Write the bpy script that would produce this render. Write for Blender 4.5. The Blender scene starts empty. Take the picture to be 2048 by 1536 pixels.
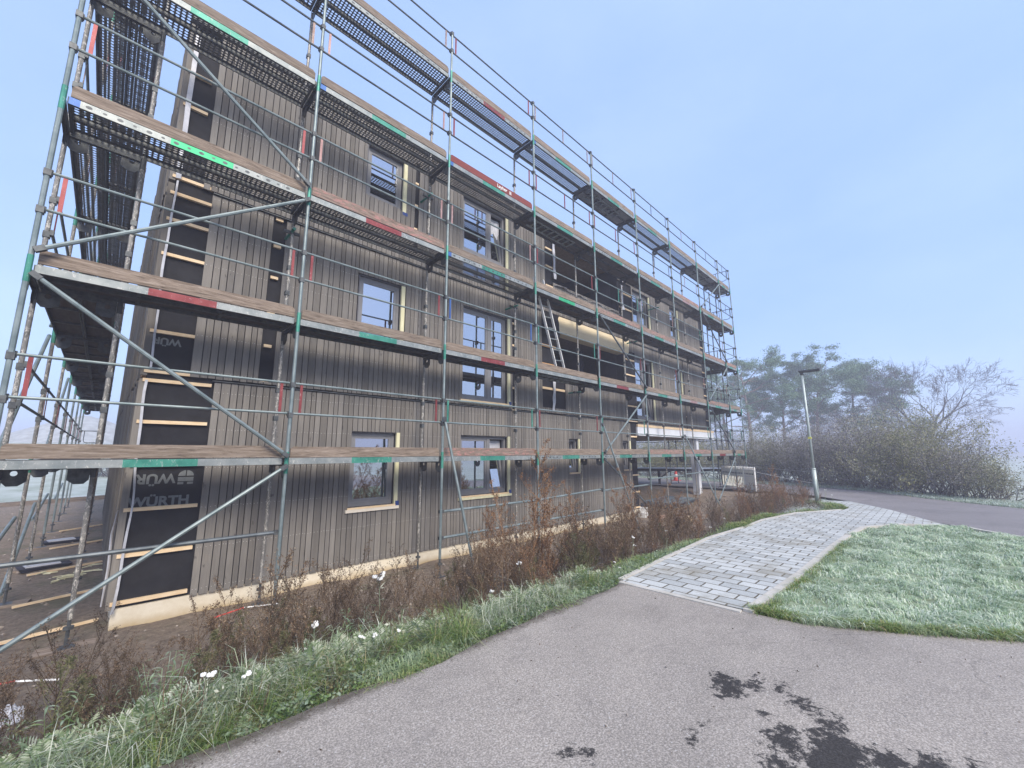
import bpy, math, random
import numpy as np
from mathutils import Vector, Matrix, Euler

SC = bpy.context.scene
COL = SC.collection
rng = np.random.default_rng(7)
random.seed(7)
R = math.radians

# ------------------------------------------------------------------ camera
cam_d = bpy.data.cameras.new("camera"); cam = bpy.data.objects.new("camera", cam_d); COL.objects.link(cam)
PITCH, YAW, ROLL = 0.166597165, 0.775900303, -0.003820890
_f = Vector((math.sin(YAW)*math.cos(PITCH), math.cos(YAW)*math.cos(PITCH), math.sin(PITCH)))
_r0 = Vector((math.cos(YAW), -math.sin(YAW), 0)); _u0 = _r0.cross(_f)
_r = math.cos(ROLL)*_r0 + math.sin(ROLL)*_u0; _u = -math.sin(ROLL)*_r0 + math.cos(ROLL)*_u0
cam.matrix_world = Matrix(((_r.x, _u.x, -_f.x, 0), (_r.y, _u.y, -_f.y, 0), (_r.z, _u.z, -_f.z, 0), (0, 0, 0, 1)))
cam_d.sensor_width = 36; cam_d.lens = 824.347/2048*36; cam_d.clip_start = 0.05; cam_d.clip_end = 3000
SC.camera = cam

# ------------------------------------------------------------------ world, sun, exposure
SUN_ELEV, SUN_AZ = R(40), R(191)          # azimuth clockwise from +Y (north)
w = bpy.data.worlds.new("World"); SC.world = w; w.use_nodes = True
nt = w.node_tree; bgn = nt.nodes["Background"]
sky = nt.nodes.new("ShaderNodeTexSky"); sky.sky_type = 'NISHITA'; sky.sun_disc = False
sky.sun_elevation = SUN_ELEV; sky.sun_rotation = SUN_AZ
sky.altitude = 300; sky.air_density = 1.0; sky.dust_density = 2.2; sky.ozone_density = 3.0
_mx = nt.nodes.new("ShaderNodeMix"); _mx.data_type = 'RGBA'; _mx.inputs[0].default_value = .80   # thin high fog evens the sky out
nt.links.new(sky.outputs[0], _mx.inputs[6]); _mx.inputs[7].default_value = (1.48, 2.06, 3.40, 1)
_tc = nt.nodes.new("ShaderNodeTexCoord"); _no = nt.nodes.new("ShaderNodeTexNoise"); _no.inputs["Scale"].default_value = 1.4; _no.inputs["Detail"].default_value = 5
_no.inputs["Roughness"].default_value = .55; _mp = nt.nodes.new("ShaderNodeMapping"); _mp.inputs["Scale"].default_value = (1,1,2.2); nt.links.new(_tc.outputs["Generated"], _mp.inputs[0]); nt.links.new(_mp.outputs[0], _no.inputs["Vector"])
_cr = nt.nodes.new("ShaderNodeValToRGB"); _cr.color_ramp.elements[0].position = .3; _cr.color_ramp.elements[0].color = (.86,.91,.97,1); _cr.color_ramp.elements[1].position = .7; _cr.color_ramp.elements[1].color = (1.12,1.08,1.03,1)
nt.links.new(_no.outputs[0], _cr.inputs[0]); _m2 = nt.nodes.new("ShaderNodeMix"); _m2.data_type = 'RGBA'; _m2.blend_type = 'MULTIPLY'; _m2.inputs[0].default_value = 1
nt.links.new(_mx.outputs[2], _m2.inputs[6]); nt.links.new(_cr.outputs[0], _m2.inputs[7]); nt.links.new(_m2.outputs[2], bgn.inputs[0]); bgn.inputs[1].default_value = 0.15
sun_d = bpy.data.lights.new("sun", 'SUN'); sun = bpy.data.objects.new("sun", sun_d); COL.objects.link(sun)
sun_d.energy = 2.1; sun_d.angle = R(27); sun_d.color = (1.0, 0.90, 0.77)
_sd = Vector((math.sin(SUN_AZ)*math.cos(SUN_ELEV), math.cos(SUN_AZ)*math.cos(SUN_ELEV), math.sin(SUN_ELEV)))
sun.rotation_euler = _sd.to_track_quat('Z', 'Y').to_euler()
SC.view_settings.view_transform = 'Standard'; SC.view_settings.look = 'None'
SC.view_settings.exposure = 1.28; SC.view_settings.gamma = 1
SC.render.engine = 'CYCLES'
SC.cycles.use_denoising = True
SC.cycles.max_bounces = 8; SC.cycles.transparent_max_bounces = 24; SC.cycles.volume_bounces = 1
SC.cycles.volume_step_rate = 4
SC.cycles.sample_clamp_indirect = 6

# ------------------------------------------------------------------ mesh helpers
class MB:
    def __init__(s): s.v = []; s.f = []; s.n = 0
    def add(s, verts, faces, m=0):
        verts = np.asarray(verts, float).reshape(-1, 3); s.v.append(verts)
        faces = np.asarray(faces, np.int64)
        s.f.append((faces + s.n, m)); s.n += len(verts)
    BOXF = [(0,3,2,1),(4,5,6,7),(0,1,5,4),(1,2,6,5),(2,3,7,6),(3,0,4,7)]
    def box(s, x0, x1, y0, y1, z0, z1, m=0):
        s.add([(x0,y0,z0),(x1,y0,z0),(x1,y1,z0),(x0,y1,z0),(x0,y0,z1),(x1,y0,z1),(x1,y1,z1),(x0,y1,z1)], s.BOXF, m)
    def hexa(s, p, m=0): s.add(p, s.BOXF, m)
    def bar(s, a, b, w, h, m=0, up=(0,0,1)):
        a, b = Vector(a), Vector(b); d = (b-a).normalized(); u = Vector(up)
        if abs(d.dot(u)) > .98: u = Vector((0,1,0))
        r = d.cross(u).normalized()*w/2; u = r.cross(d).normalized()*h/2
        s.hexa([a-r-u, a+r-u, b+r-u, b-r-u, a-r+u, a+r+u, b+r+u, b-r+u], m)
    def tube(s, pts, r, n=8, m=0, caps=True):
        pts = [Vector(p) for p in pts]; k = len(pts)
        rs = list(r) if hasattr(r, '__len__') else [r]*k
        V = []; ref = None
        for i, p in enumerate(pts):
            d = (pts[min(i+1, k-1)] - pts[max(i-1, 0)]).normalized()
            if ref is None: ref = Vector((0,0,1)) if abs(d.z) < .9 else Vector((1,0,0))
            a = d.cross(ref)
            if a.length < 1e-4: a = d.orthogonal()
            a.normalize(); b = a.cross(d).normalized(); ref = b
            for j in range(n):
                t = 2*math.pi*j/n; V.append(p + (a*math.cos(t) + b*math.sin(t))*rs[i])
        F = []
        for i in range(k-1):
            for j in range(n):
                j2 = (j+1) % n; F.append((i*n+j, i*n+j2, (i+1)*n+j2, (i+1)*n+j))
        s.add(V, F, m)
        if caps and n >= 4:
            base = s.n - len(V)
            s.f.append((np.array([[base+j for j in range(n)][::-1]]), m))
            s.f.append((np.array([[base+(k-1)*n+j for j in range(n)]]), m))
    def poly(s, pts, m=0): s.add(pts, [tuple(range(len(pts)))], m)
    def prism(s, pts, off, m=0):
        k = len(pts); off = np.array(off); P = np.array(pts, float)
        s.add(np.vstack([P, P+off]), [(i, (i+1) % k, k+(i+1) % k, k+i) for i in range(k)], m)
        b = s.n - 2*k
        s.f.append((np.array([[b+i for i in range(k)][::-1]]), m)); s.f.append((np.array([[b+k+i for i in range(k)]]), m))
    def lathe(s, prof, c=(0,0,0), n=16, m=0):
        V = [(c[0]+r*math.cos(2*math.pi*j/n), c[1]+r*math.sin(2*math.pi*j/n), c[2]+z) for r, z in prof for j in range(n)]
        F = [(i*n+j, i*n+(j+1) % n, (i+1)*n+(j+1) % n, (i+1)*n+j) for i in range(len(prof)-1) for j in range(n)]
        s.add(V, F, m)
    def mesh(s, name, mats, smooth=False):
        me = bpy.data.meshes.new(name)
        if not s.v: return me
        V = np.vstack(s.v); me.vertices.add(len(V)); me.vertices.foreach_set("co", V.ravel().astype(np.float32))
        loops = np.concatenate([f.ravel() for f, m in s.f]); tot = np.concatenate([np.full(len(f), f.shape[1]) for f, m in s.f])
        mi = np.concatenate([np.full(len(f), m) for f, m in s.f]); st = np.concatenate([[0], np.cumsum(tot)[:-1]])
        me.loops.add(len(loops)); me.loops.foreach_set("vertex_index", loops.astype(np.int32))
        me.polygons.add(len(tot)); me.polygons.foreach_set("loop_start", st.astype(np.int32))
        me.polygons.foreach_set("loop_total", tot.astype(np.int32)); me.polygons.foreach_set("material_index", mi.astype(np.int32))
        me.polygons.foreach_set("use_smooth", np.full(len(tot), bool(smooth)))
        for q in (mats if isinstance(mats, (list, tuple)) else [mats]): me.materials.append(q)
        me.update(calc_edges=True); me.validate()
        return me
    def build(s, name, mats, parent=None, smooth=False, loc=None, label=None):
        return obj(name, s.mesh(name, mats, smooth), parent, loc, label)

def obj(name, me, parent=None, loc=None, label=None):
    o = bpy.data.objects.new(name, me); COL.objects.link(o)
    if parent is not None: o.parent = parent
    if loc is not None: o.location = loc
    if label: o["label"] = label
    return o
def tag(o, label, cat, group=None, kind=None):
    o["label"] = label; o["category"] = cat
    if group: o["group"] = group
    if kind: o["kind"] = kind
    return o
def thing(name, label, cat, loc=(0,0,0), rz=0, group=None):
    o = bpy.data.objects.new(name, None); COL.objects.link(o); o.location = loc; o.rotation_euler = (0,0,rz)
    o.empty_display_size = .2
    return tag(o, label, cat, group)
def copy_tree(o, parent=None):
    c = o.copy(); COL.objects.link(c); c.parent = parent
    for ch in list(o.children): copy_tree(ch, c)
    return c
def struct(o): o["kind"] = "structure"; return o
def parts_at(root, origin):
    """move the Empty to origin while its parts keep their places"""
    for ch in root.children: ch.location = Vector(ch.location) - Vector(origin)
    root.location = origin

# ------------------------------------------------------------------ materials
def newmat(name):
    m = bpy.data.materials.new(name); m.use_nodes = True
    return m, m.node_tree, m.node_tree.nodes["Principled BSDF"]
def N(nt, typ, **kw):
    n = nt.nodes.new(typ)
    for k, v in kw.items(): setattr(n, k, v)
    return n
def ramp(nt, src, stops):
    r = N(nt, "ShaderNodeValToRGB"); e = r.color_ramp.elements
    while len(e) < len(stops): e.new(.5)
    for q, (p, c) in zip(e, stops):
        q.position = p; q.color = (*c, 1) if hasattr(c, '__len__') else (c, c, c, 1)
    nt.links.new(src, r.inputs[0]); return r.outputs[0]
def noise(nt, scale, detail=4, rough=.6, stretch=None, coord="Object", dist=0, offset_rnd=False):
    tc = N(nt, "ShaderNodeTexCoord"); src = tc.outputs[coord]
    if stretch or offset_rnd:
        mp = N(nt, "ShaderNodeMapping"); nt.links.new(src, mp.inputs[0])
        if stretch: mp.inputs["Scale"].default_value = stretch
        if offset_rnd:
            oi = N(nt, "ShaderNodeObjectInfo"); mu = N(nt, "ShaderNodeMath", operation='MULTIPLY'); mu.inputs[1].default_value = 61.7
            nt.links.new(oi.outputs["Random"], mu.inputs[0]); nt.links.new(mu.outputs[0], mp.inputs["Location"])
        src = mp.outputs[0]
    n = N(nt, "ShaderNodeTexNoise"); n.inputs["Scale"].default_value = scale; n.inputs["Detail"].default_value = detail
    n.inputs["Roughness"].default_value = rough; n.inputs["Distortion"].default_value = dist
    nt.links.new(src, n.inputs["Vector"]); return n.outputs[0]
def mixc(nt, fac, a, b, mode='MIX'):
    m = N(nt, "ShaderNodeMix", data_type='RGBA', blend_type=mode)
    for sock, v in ((m.inputs[0], fac), (m.inputs[6], a), (m.inputs[7], b)):
        if isinstance(v, (int, float)): sock.default_value = v
        elif isinstance(v, tuple): sock.default_value = (*v, 1) if len(v) == 3 else v
        else: nt.links.new(v, sock)
    return m.outputs[2]
def math_(nt, op, a, b=0.0, c=None):
    m = N(nt, "ShaderNodeMath", operation=op)
    for i, v in enumerate((a, b) if c is None else (a, b, c)):
        if isinstance(v, (int, float)): m.inputs[i].default_value = v
        else: nt.links.new(v, m.inputs[i])
    return m.outputs[0]
def bump(nt, bs, h, strength=.3, dist=.01):
    b = N(nt, "ShaderNodeBump"); b.inputs["Strength"].default_value = strength; b.inputs["Distance"].default_value = dist
    nt.links.new(h, b.inputs["Height"]); nt.links.new(b.outputs[0], bs.inputs["Normal"])
def simple(name, c1, c2=None, scale=8, rough=.7, metal=0, stretch=None, bmp=0, rnd=False, spec=None, detail=5, lo=.35, hi=.65):
    m, nt, bs = newmat(name); bs.inputs["Roughness"].default_value = rough; bs.inputs["Metallic"].default_value = metal
    if spec is not None: bs.inputs["Specular IOR Level"].default_value = spec
    c2 = c2 or tuple(x*.75 for x in c1)
    n = noise(nt, scale, detail, .65, stretch, offset_rnd=rnd)
    nt.links.new(ramp(nt, n, [(lo, c1), (hi, c2)]), bs.inputs["Base Color"])
    if bmp: bump(nt, bs, n, bmp, .01)
    return m

M = {}
def mat_tube(name, c1, c2, spat, amount=.62):
    m, nt, bs = newmat(name); bs.inputs["Roughness"].default_value = .5; bs.inputs["Metallic"].default_value = .35
    a = noise(nt, 5, 5, .6, offset_rnd=True); b = noise(nt, 34, 6, .8, (1,1,.5), offset_rnd=True, dist=.8)
    base = ramp(nt, a, [(.35, c1), (.65, c2)])
    f = ramp(nt, b, [(amount-.02, 0.0), (amount+.02, 1.0)])
    nt.links.new(mixc(nt, f, base, spat), bs.inputs["Base Color"])
    nt.links.new(math_(nt, 'MULTIPLY_ADD', f, -.35, .35), bs.inputs["Metallic"])
    return m
M['galv'] = mat_tube("galvanised_tube", (.13,.17,.175), (.23,.275,.275), (.50,.51,.48), .68)
M['galv_dark'] = mat_tube("dark_galvanised_tube", (.06,.075,.085), (.13,.15,.16), (.36,.36,.35), .72)
M['spatter'] = mat_tube("mortar_spattered_tube", (.14,.135,.12), (.25,.24,.22), (.52,.49,.43), .55)
M['rust'] = mat_tube("rusty_painted_tube", (.18,.11,.09), (.30,.24,.21), (.50,.46,.42), .58)
M['green'] = mat_tube("worn_green_paint", (.025,.17,.125), (.06,.27,.20), (.34,.37,.35), .61)
M['green2'] = mat_tube("bright_green_paint", (.02,.30,.13), (.04,.38,.18), (.34,.37,.35), .66)
M['red'] = mat_tube("worn_red_paint", (.16,.022,.025), (.24,.05,.05), (.36,.27,.26), .62)
M['faded'] = mat_tube("faded_pink_paint", (.27,.15,.14), (.36,.24,.22), (.16,.09,.08), .58)
M['blue'] = mat_tube("worn_blue_paint", (.03,.08,.26), (.05,.14,.36), (.30,.34,.38), .64)
M['alu'] = mat_tube("aluminium_edge", (.17,.195,.195), (.28,.30,.29), (.46,.46,.43), .60)
M['dsteel'] = simple("dark_steel", (.05,.055,.06), (.11,.12,.12), 12, .55, .4, rnd=True)
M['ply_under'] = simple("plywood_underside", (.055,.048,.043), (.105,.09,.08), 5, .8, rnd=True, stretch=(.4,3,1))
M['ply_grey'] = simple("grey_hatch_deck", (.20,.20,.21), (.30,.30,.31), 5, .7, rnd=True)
def mat_board(name, stops, paint=None, amt=.5):
    m, nt, bs = newmat(name); bs.inputs["Roughness"].default_value = .85
    a = noise(nt, 9, 8, .78, (.35,3,4.5), offset_rnd=True, dist=.7)
    col = ramp(nt, a, stops)
    oi = N(nt, "ShaderNodeObjectInfo")
    col = mixc(nt, .5, col, ramp(nt, oi.outputs["Random"], [(0, (.5,.5,.5)), (.5, (.75,.70,.68)), (1, (.42,.43,.44))]), 'MULTIPLY')
    if paint:
        b = noise(nt, 14, 5, .75, (.5,1.5,1.5), offset_rnd=True)
        col = mixc(nt, ramp(nt, b, [(amt-.03, 0.0), (amt+.03, 1.0)]), col, paint)
    nt.links.new(col, bs.inputs["Base Color"]); bump(nt, bs, a, .5, .004)
    return m
M['board'] = mat_board("weathered_toe_board", [(.34,(.06,.045,.033)),(.46,(.20,.155,.115)),(.57,(.29,.235,.185)),(.7,(.44,.38,.32))])
M['board_pink'] = mat_board("peeling_pink_toe_board", [(.33,(.08,.055,.042)),(.5,(.25,.18,.14)),(.7,(.42,.35,.29))], (.33,.17,.15), .56)
M['board_red'] = mat_board("red_toe_board", [(.3,(.17,.035,.03)),(.7,(.25,.06,.05))], (.16,.07,.055), .62)
M['white'] = simple("white_paint", (.75,.75,.73), (.62,.62,.60), 10, .6)
M['red_plain'] = simple("signal_red", (.55,.05,.04), (.45,.04,.03), 10, .5)

def mat_perf():
    m, nt, bs = newmat("perforated_steel")
    tc = N(nt, "ShaderNodeTexCoord"); sp = N(nt, "ShaderNodeSeparateXYZ"); nt.links.new(tc.outputs["Object"], sp.inputs[0])
    def cell(s, p):
        v = math_(nt, 'FRACT', math_(nt, 'MULTIPLY', s, 1/p)); v = math_(nt, 'SUBTRACT', v, .5)
        return math_(nt, 'POWER', math_(nt, 'ABSOLUTE', v), 2)
    d = math_(nt, 'ADD', cell(sp.outputs[0], .060), cell(sp.outputs[1], .0525))
    a = math_(nt, 'GREATER_THAN', d, .135)
    nt.links.new(a, bs.inputs["Alpha"]); bs.inputs["Metallic"].default_value = .5; bs.inputs["Roughness"].default_value = .5
    n = noise(nt, 9, 4, offset_rnd=True); nt.links.new(ramp(nt, n, [(.35,(.10,.11,.12)),(.65,(.20,.21,.22))]), bs.inputs["Base Color"])
    return m
M['perf'] = mat_perf()
def mat_clad():
    m, nt, bs = newmat("grey_stained_cladding"); bs.inputs["Roughness"].default_value = .8
    g = N(nt, "ShaderNodeNewGeometry")
    tint = ramp(nt, g.outputs["Random Per Island"], [(0,(.120,.112,.101)),(.3,(.165,.155,.142)),(.6,(.198,.187,.172)),(.85,(.150,.142,.131)),(1,(.130,.118,.105))])
    a = noise(nt, 7, 6, .75, (6,6,.35), dist=.3); kn = noise(nt, 5, 3, .6, (3,3,1.1))
    col = mixc(nt, .8, tint, ramp(nt, a, [(.3,(.74,.73,.72)),(.7,(1.15,1.13,1.1))]), 'MULTIPLY')
    st = noise(nt, .9, 6, .7, (1.6,1,.7)); col = mixc(nt, .9, col, ramp(nt, st, [(.32,(.86,.86,.86)),(.5,(1.03,1.02,1.0)),(.68,(1.18,1.16,1.12))]), 'MULTIPLY')
    col = mixc(nt, ramp(nt, kn, [(.66,0.0),(.73,.8)]), col, (.05,.043,.038))
    nt.links.new(col, bs.inputs["Base Color"]); bump(nt, bs, a, .4, .003)
    return m
M['clad'] = mat_clad()
M['screw'] = simple("screw_heads", (.55,.55,.52), (.45,.45,.42), 40, .5)
M['membrane'] = simple("black_wall_membrane", (.010,.010,.012), (.019,.019,.022), 6, .75, bmp=.15, spec=.25)
M['logo'] = simple("faded_print", (.12,.135,.14), (.17,.18,.18), 30, .7)
M['pine_wood'] = simple("pale_pine_timber", (.66,.48,.28), (.76,.60,.40), 6, .75, stretch=(1,3,3), rnd=True)
M['orange_wood'] = simple("orange_tinted_timber", (.42,.22,.08), (.55,.33,.14), 6, .75, stretch=(3,3,.5), rnd=True)
M['cream'] = simple("cream_jamb_board", (.58,.55,.34), (.66,.63,.43), 6, .75, stretch=(3,3,.6))
M['frame'] = simple("grey_window_frame", (.16,.16,.165), (.20,.20,.205), 4, .45)
M['frame_dark'] = simple("dark_window_frame", (.07,.07,.08), (.10,.10,.11), 4, .5)
M['plinth'] = None
def mat_plinth():
    m, nt, bs = newmat("cream_plinth"); bs.inputs["Roughness"].default_value = .85
    g = N(nt, "ShaderNodeNewGeometry"); sp = N(nt, "ShaderNodeSeparateXYZ"); nt.links.new(g.outputs["Position"], sp.inputs[0])
    n = noise(nt, 3, 5); h = math_(nt, 'ADD', sp.outputs[2], math_(nt, 'MULTIPLY', n, .18))
    f = ramp(nt, math_(nt, 'MULTIPLY_ADD', h, 3.2, 6.7), [(.15,1.0),(.6,0.0)])
    nt.links.new(mixc(nt, f, ramp(nt, noise(nt, 9, 4), [(.3,(.60,.53,.40)),(.7,(.68,.62,.50))]), (.40,.29,.14)), bs.inputs["Base Color"])
    return m
M['plinth'] = mat_plinth()
M['foil'] = simple("grey_foil_strip", (.38,.39,.42), (.55,.56,.60), 5, .45, bmp=.3)
M['clt'] = simple("laminated_timber_beam", (.66,.54,.34), (.74,.63,.43), 5, .7, stretch=(.5,4,9))
M['white_beam'] = simple("white_steel_beam", (.66,.69,.74), (.60,.62,.66), 3, .5)
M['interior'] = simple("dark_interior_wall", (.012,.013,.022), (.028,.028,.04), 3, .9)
M['osb'] = simple("brown_board_ceiling", (.22,.16,.11), (.34,.26,.18), 14, .85)
M['concrete'] = simple("concrete", (.30,.30,.29), (.42,.42,.40), 3, .85)
M['tape_blue'] = simple("blue_tape", (.01,.03,.14), (.015,.05,.22), 10, .4)
def mat_glass():
    m, nt, bs = newmat("window_glass")
    nt.nodes.remove(bs); out = nt.nodes["Material Output"]
    gl = N(nt, "ShaderNodeBsdfGlossy"); gl.inputs["Roughness"].default_value = .02; gl.inputs["Color"].default_value = (.70,.73,.78,1)
    df = N(nt, "ShaderNodeBsdfDiffuse"); df.inputs["Color"].default_value = (.03,.032,.04,1)
    tr = N(nt, "ShaderNodeBsdfTransparent"); tr.inputs[0].default_value = (.5,.52,.55,1)
    n = noise(nt, 1.6, 2, .5); b = N(nt, "ShaderNodeBump"); b.inputs["Strength"].default_value = .06; b.inputs["Distance"].default_value = .006
    nt.links.new(n, b.inputs["Height"]); nt.links.new(b.outputs[0], gl.inputs["Normal"])
    m1 = N(nt, "ShaderNodeMixShader"); m1.inputs[0].default_value = .5; nt.links.new(tr.outputs[0], m1.inputs[1]); nt.links.new(df.outputs[0], m1.inputs[2])
    m2 = N(nt, "ShaderNodeMixShader"); m2.inputs[0].default_value = .72; nt.links.new(m1.outputs[0], m2.inputs[1]); nt.links.new(gl.outputs[0], m2.inputs[2])
    nt.links.new(m2.outputs[0], out.inputs[0]); return m
M['glass'] = mat_glass()

# ------------------------------------------------------------------ terrain
def sstep(a, b, x):
    t = np.clip((x-a)/(b-a), 0, 1); return t*t*(3-2*t)
def gz(x, y):
    x = np.asarray(x, float); y = np.asarray(y, float)
    edge = 2.95 + .12*np.sin(x*1.3) + 0*x
    s = sstep(0, 1.7, y-edge)
    right = sstep(17.0, 19.2, x + np.clip(6-y, 0, 3)*1.2)
    z = -1.62 - .48*s*(1-right)
    far = sstep(27, 75, y)*sstep(20, 4, x)
    z = z + far*3.6
    z = z - .3*sstep(30, 60, x)*(1-far)
    return z
BW = 7.25                                      # outer face of the front cladding
# one ground sheet, fine near the camera, reaching the horizon
gx = np.concatenate([-np.geomspace(900, 7, 26), np.arange(-6.8, 27, .22), np.geomspace(27.3, 1200, 30)])
gy = np.concatenate([-np.geomspace(900, 6, 24), np.arange(-5.8, 2.4, .4), np.arange(2.5, 9, .16), np.arange(9.2, 32, .5), np.geomspace(32.6, 1200, 30)])
GX, GY = np.meshgrid(gx, gy); GZ = gz(GX, GY)
site = sstep(3.1, 3.6, GY)*sstep(24, 20, GX + (GY-6)*.0)*sstep(29.5, 28.5, GY)
bmp_ = (np.sin(GX*3.1+1.3*np.sin(GY*2.2))*np.cos(GY*2.7+np.sin(GX*1.7))*.022 + rng.normal(0, .008, GX.shape))*site
GZ = GZ + bmp_
V = np.stack([GX, GY, GZ], -1).reshape(-1, 3)
ny, nx = GX.shape; ii = np.arange(ny-1)[:, None]*nx + np.arange(nx-1)[None, :]
F = np.stack([ii, ii+1, ii+nx+1, ii+nx], -1).reshape(-1, 4)
mb = MB(); mb.add(V, F)
def mat_ground():
    m, nt, bs = newmat("soil_and_frosted_field"); bs.inputs["Roughness"].default_value = .95
    at = N(nt, "ShaderNodeAttribute", attribute_name="site")
    a = noise(nt, 1.1, 8, .7); b = noise(nt, 11, 10, .85)
    soil = ramp(nt, b, [(.3,(.085,.062,.043)),(.5,(.23,.178,.13)),(.72,(.42,.345,.27))])
    soil = mixc(nt, ramp(nt, a, [(.52,0.0),(.66,.7)]), soil, (.10,.105,.045))
    fld = ramp(nt, noise(nt, .6, 8, .75), [(.3,(.24,.29,.22)),(.55,(.42,.47,.43)),(.75,(.55,.58,.58))])
    nt.links.new(mixc(nt, at.outputs["Fac"], fld, soil), bs.inputs["Base Color"])
    bump(nt, bs, b, 1.0, .06); return m
ground = struct(mb.build("ground", mat_ground(), smooth=True))
at = ground.data.attributes.new("site", 'FLOAT', 'POINT'); at.data.foreach_set("value", site.ravel().astype(np.float32))

def sheet(name, pts, z, mat, thick=None):
    b = MB()
    if thick: b.prism([(x, y, z-thick) for x, y in pts], (0, 0, thick))
    else: b.poly([(x, y, z) for x, y in pts])
    return struct(b.build(name, mat))
def mat_asphalt(name, c1, c2, stains=False):
    m, nt, bs = newmat(name); bs.inputs["Roughness"].default_value = .9; bs.inputs["Specular IOR Level"].default_value = .22
    a = noise(nt, 95, 3, .8); b = noise(nt, 1.0, 5, .6); sp = N(nt, "ShaderNodeTexVoronoi"); sp.inputs["Scale"].default_value = 70
    tc = N(nt, "ShaderNodeTexCoord"); nt.links.new(tc.outputs["Object"], sp.inputs["Vector"])
    col = ramp(nt, a, [(.36,tuple(x*.62 for x in c1)),(.5,c1),(.66,tuple(x*1.5 for x in c2))])
    col = mixc(nt, .6, col, ramp(nt, b, [(.3,(.70,.69,.68)),(.5,(1.0,.99,.98)),(.7,(1.2,1.18,1.15))]), 'MULTIPLY')
    wn = N(nt, "ShaderNodeTexWhiteNoise"); nt.links.new(sp.outputs["Color"], wn.inputs["Vector"])
    chip = math_(nt, 'MULTIPLY', math_(nt, 'GREATER_THAN', wn.outputs["Value"], .955), math_(nt, 'LESS_THAN', sp.outputs["Distance"], .33))
    col = mixc(nt, math_(nt, 'MULTIPLY', chip, .75), col, (.50,.49,.47))
    h = a
    vc = N(nt, "ShaderNodeTexVoronoi", feature='DISTANCE_TO_EDGE'); vc.inputs["Scale"].default_value = .42
    dv = N(nt, "ShaderNodeTexNoise"); dv.inputs["Scale"].default_value = 2.5; dv.inputs["Detail"].default_value = 6; nt.links.new(tc.outputs["Object"], dv.inputs["Vector"])
    va = N(nt, "ShaderNodeVectorMath", operation='MULTIPLY_ADD'); va.inputs[1].default_value = (.5,.5,0); nt.links.new(dv.outputs["Color"], va.inputs[0]); nt.links.new(tc.outputs["Object"], va.inputs[2]); nt.links.new(va.outputs[0], vc.inputs["Vector"])
    crack = math_(nt, 'MULTIPLY', ramp(nt, vc.outputs["Distance"], [(0.0,.35),(.003,0.0)]), ramp(nt, noise(nt, .7, 2, .5), [(.50,0.0),(.56,1.0)]))
    col = mixc(nt, crack, col, (.05,.047,.044))
    dk = ramp(nt, noise(nt, 3.2, 7, .75, (1,2.2,1)), [(.54,0.0),(.70,.35)]); col = mixc(nt, dk, col, (.13,.12,.115))
    if stains:
        blobs = [(3.17,1.18,.13,.10),(3.33,1.06,.10,.05),(3.28,1.24,.07,.06),(3.42,.93,.07,.035),(3.02,.92,.03,.04),(3.30,.82,.06,.05),(3.27,.75,.08,.06),(3.17,.62,.11,.06),
                 (3.05,.62,.09,.08),(2.82,.78,.12,.09),(2.95,.55,.16,.14),(2.80,.55,.18,.15),(3.02,.36,.12,.10),(3.12,.20,.15,.07),(2.95,.25,.14,.09),(2.72,.40,.14,.14),(3.25,.05,.09,.05),(1.93,1.55,.06,.035),(1.99,1.47,.03,.04),(2.55,1.13,.05,.02),(2.62,.75,.06,.10),(2.97,.78,.05,.04)]
        g = N(nt, "ShaderNodeNewGeometry"); s3 = N(nt, "ShaderNodeSeparateXYZ"); nt.links.new(g.outputs["Position"], s3.inputs[0])
        acc = None
        for x, y, rx, ry in blobs:
            dx = math_(nt, 'MULTIPLY', math_(nt, 'SUBTRACT', s3.outputs[0], x), 1/rx); dy = math_(nt, 'MULTIPLY', math_(nt, 'SUBTRACT', s3.outputs[1], y), 1/ry)
            d = math_(nt, 'SQRT', math_(nt, 'ADD', math_(nt, 'MULTIPLY', dx, dx), math_(nt, 'MULTIPLY', dy, dy)))
            d = math_(nt, 'MULTIPLY', math_(nt, 'SUBTRACT', d, 1), min(rx, ry)*10)
            acc = d if acc is None else math_(nt, 'MINIMUM', acc, d)
        nn = noise(nt, 17, 9, .8)
        f = math_(nt, 'ADD', acc, math_(nt, 'MULTIPLY_ADD', nn, 5.2, -2.35))
        f = ramp(nt, f, [(0.0, 1.0), (.10, .75), (.28, 0.0)])
        wet = mixc(nt, 1.0, col, (.10,.105,.12), 'MULTIPLY')
        col = mixc(nt, math_(nt, 'MULTIPLY', f, .96), col, wet)
    if stains:                                                  # earth washed onto the edge
        ed = math_(nt, 'ADD', s3.outputs[1], math_(nt, 'MULTIPLY', noise(nt, 8, 7, .8), .26))
        col = mixc(nt, math_(nt, 'MULTIPLY', ramp(nt, math_(nt, 'SUBTRACT', ed, 2.0), [(.90,0.0),(1.0,.8)]), math_(nt, 'LESS_THAN', s3.outputs[0], 4.75)), col, (.06,.05,.038))
    nt.links.new(col, bs.inputs["Base Color"]); bump(nt, bs, h, .55, .006); return m
AZ = -1.55
asph = [(-60,-60),(-60,2.72)] + [(x, 2.88+.05*math.sin(x*2.3)+.03*math.sin(x*5.7)) for x in np.arange(-12, 4.6, .25)] + [(4.66,2.89),(4.70,1.56),(4.76,1.05),(5.15,.40),(5.65,-.33),(7.2,-2.2),(9.2,-4.4),(12,-7),(14,-12),(14,-60)]
sheet("asphalt_path", asph, AZ, mat_asphalt("rough_grey_asphalt", (.285,.262,.236), (.315,.290,.264), True))
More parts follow.
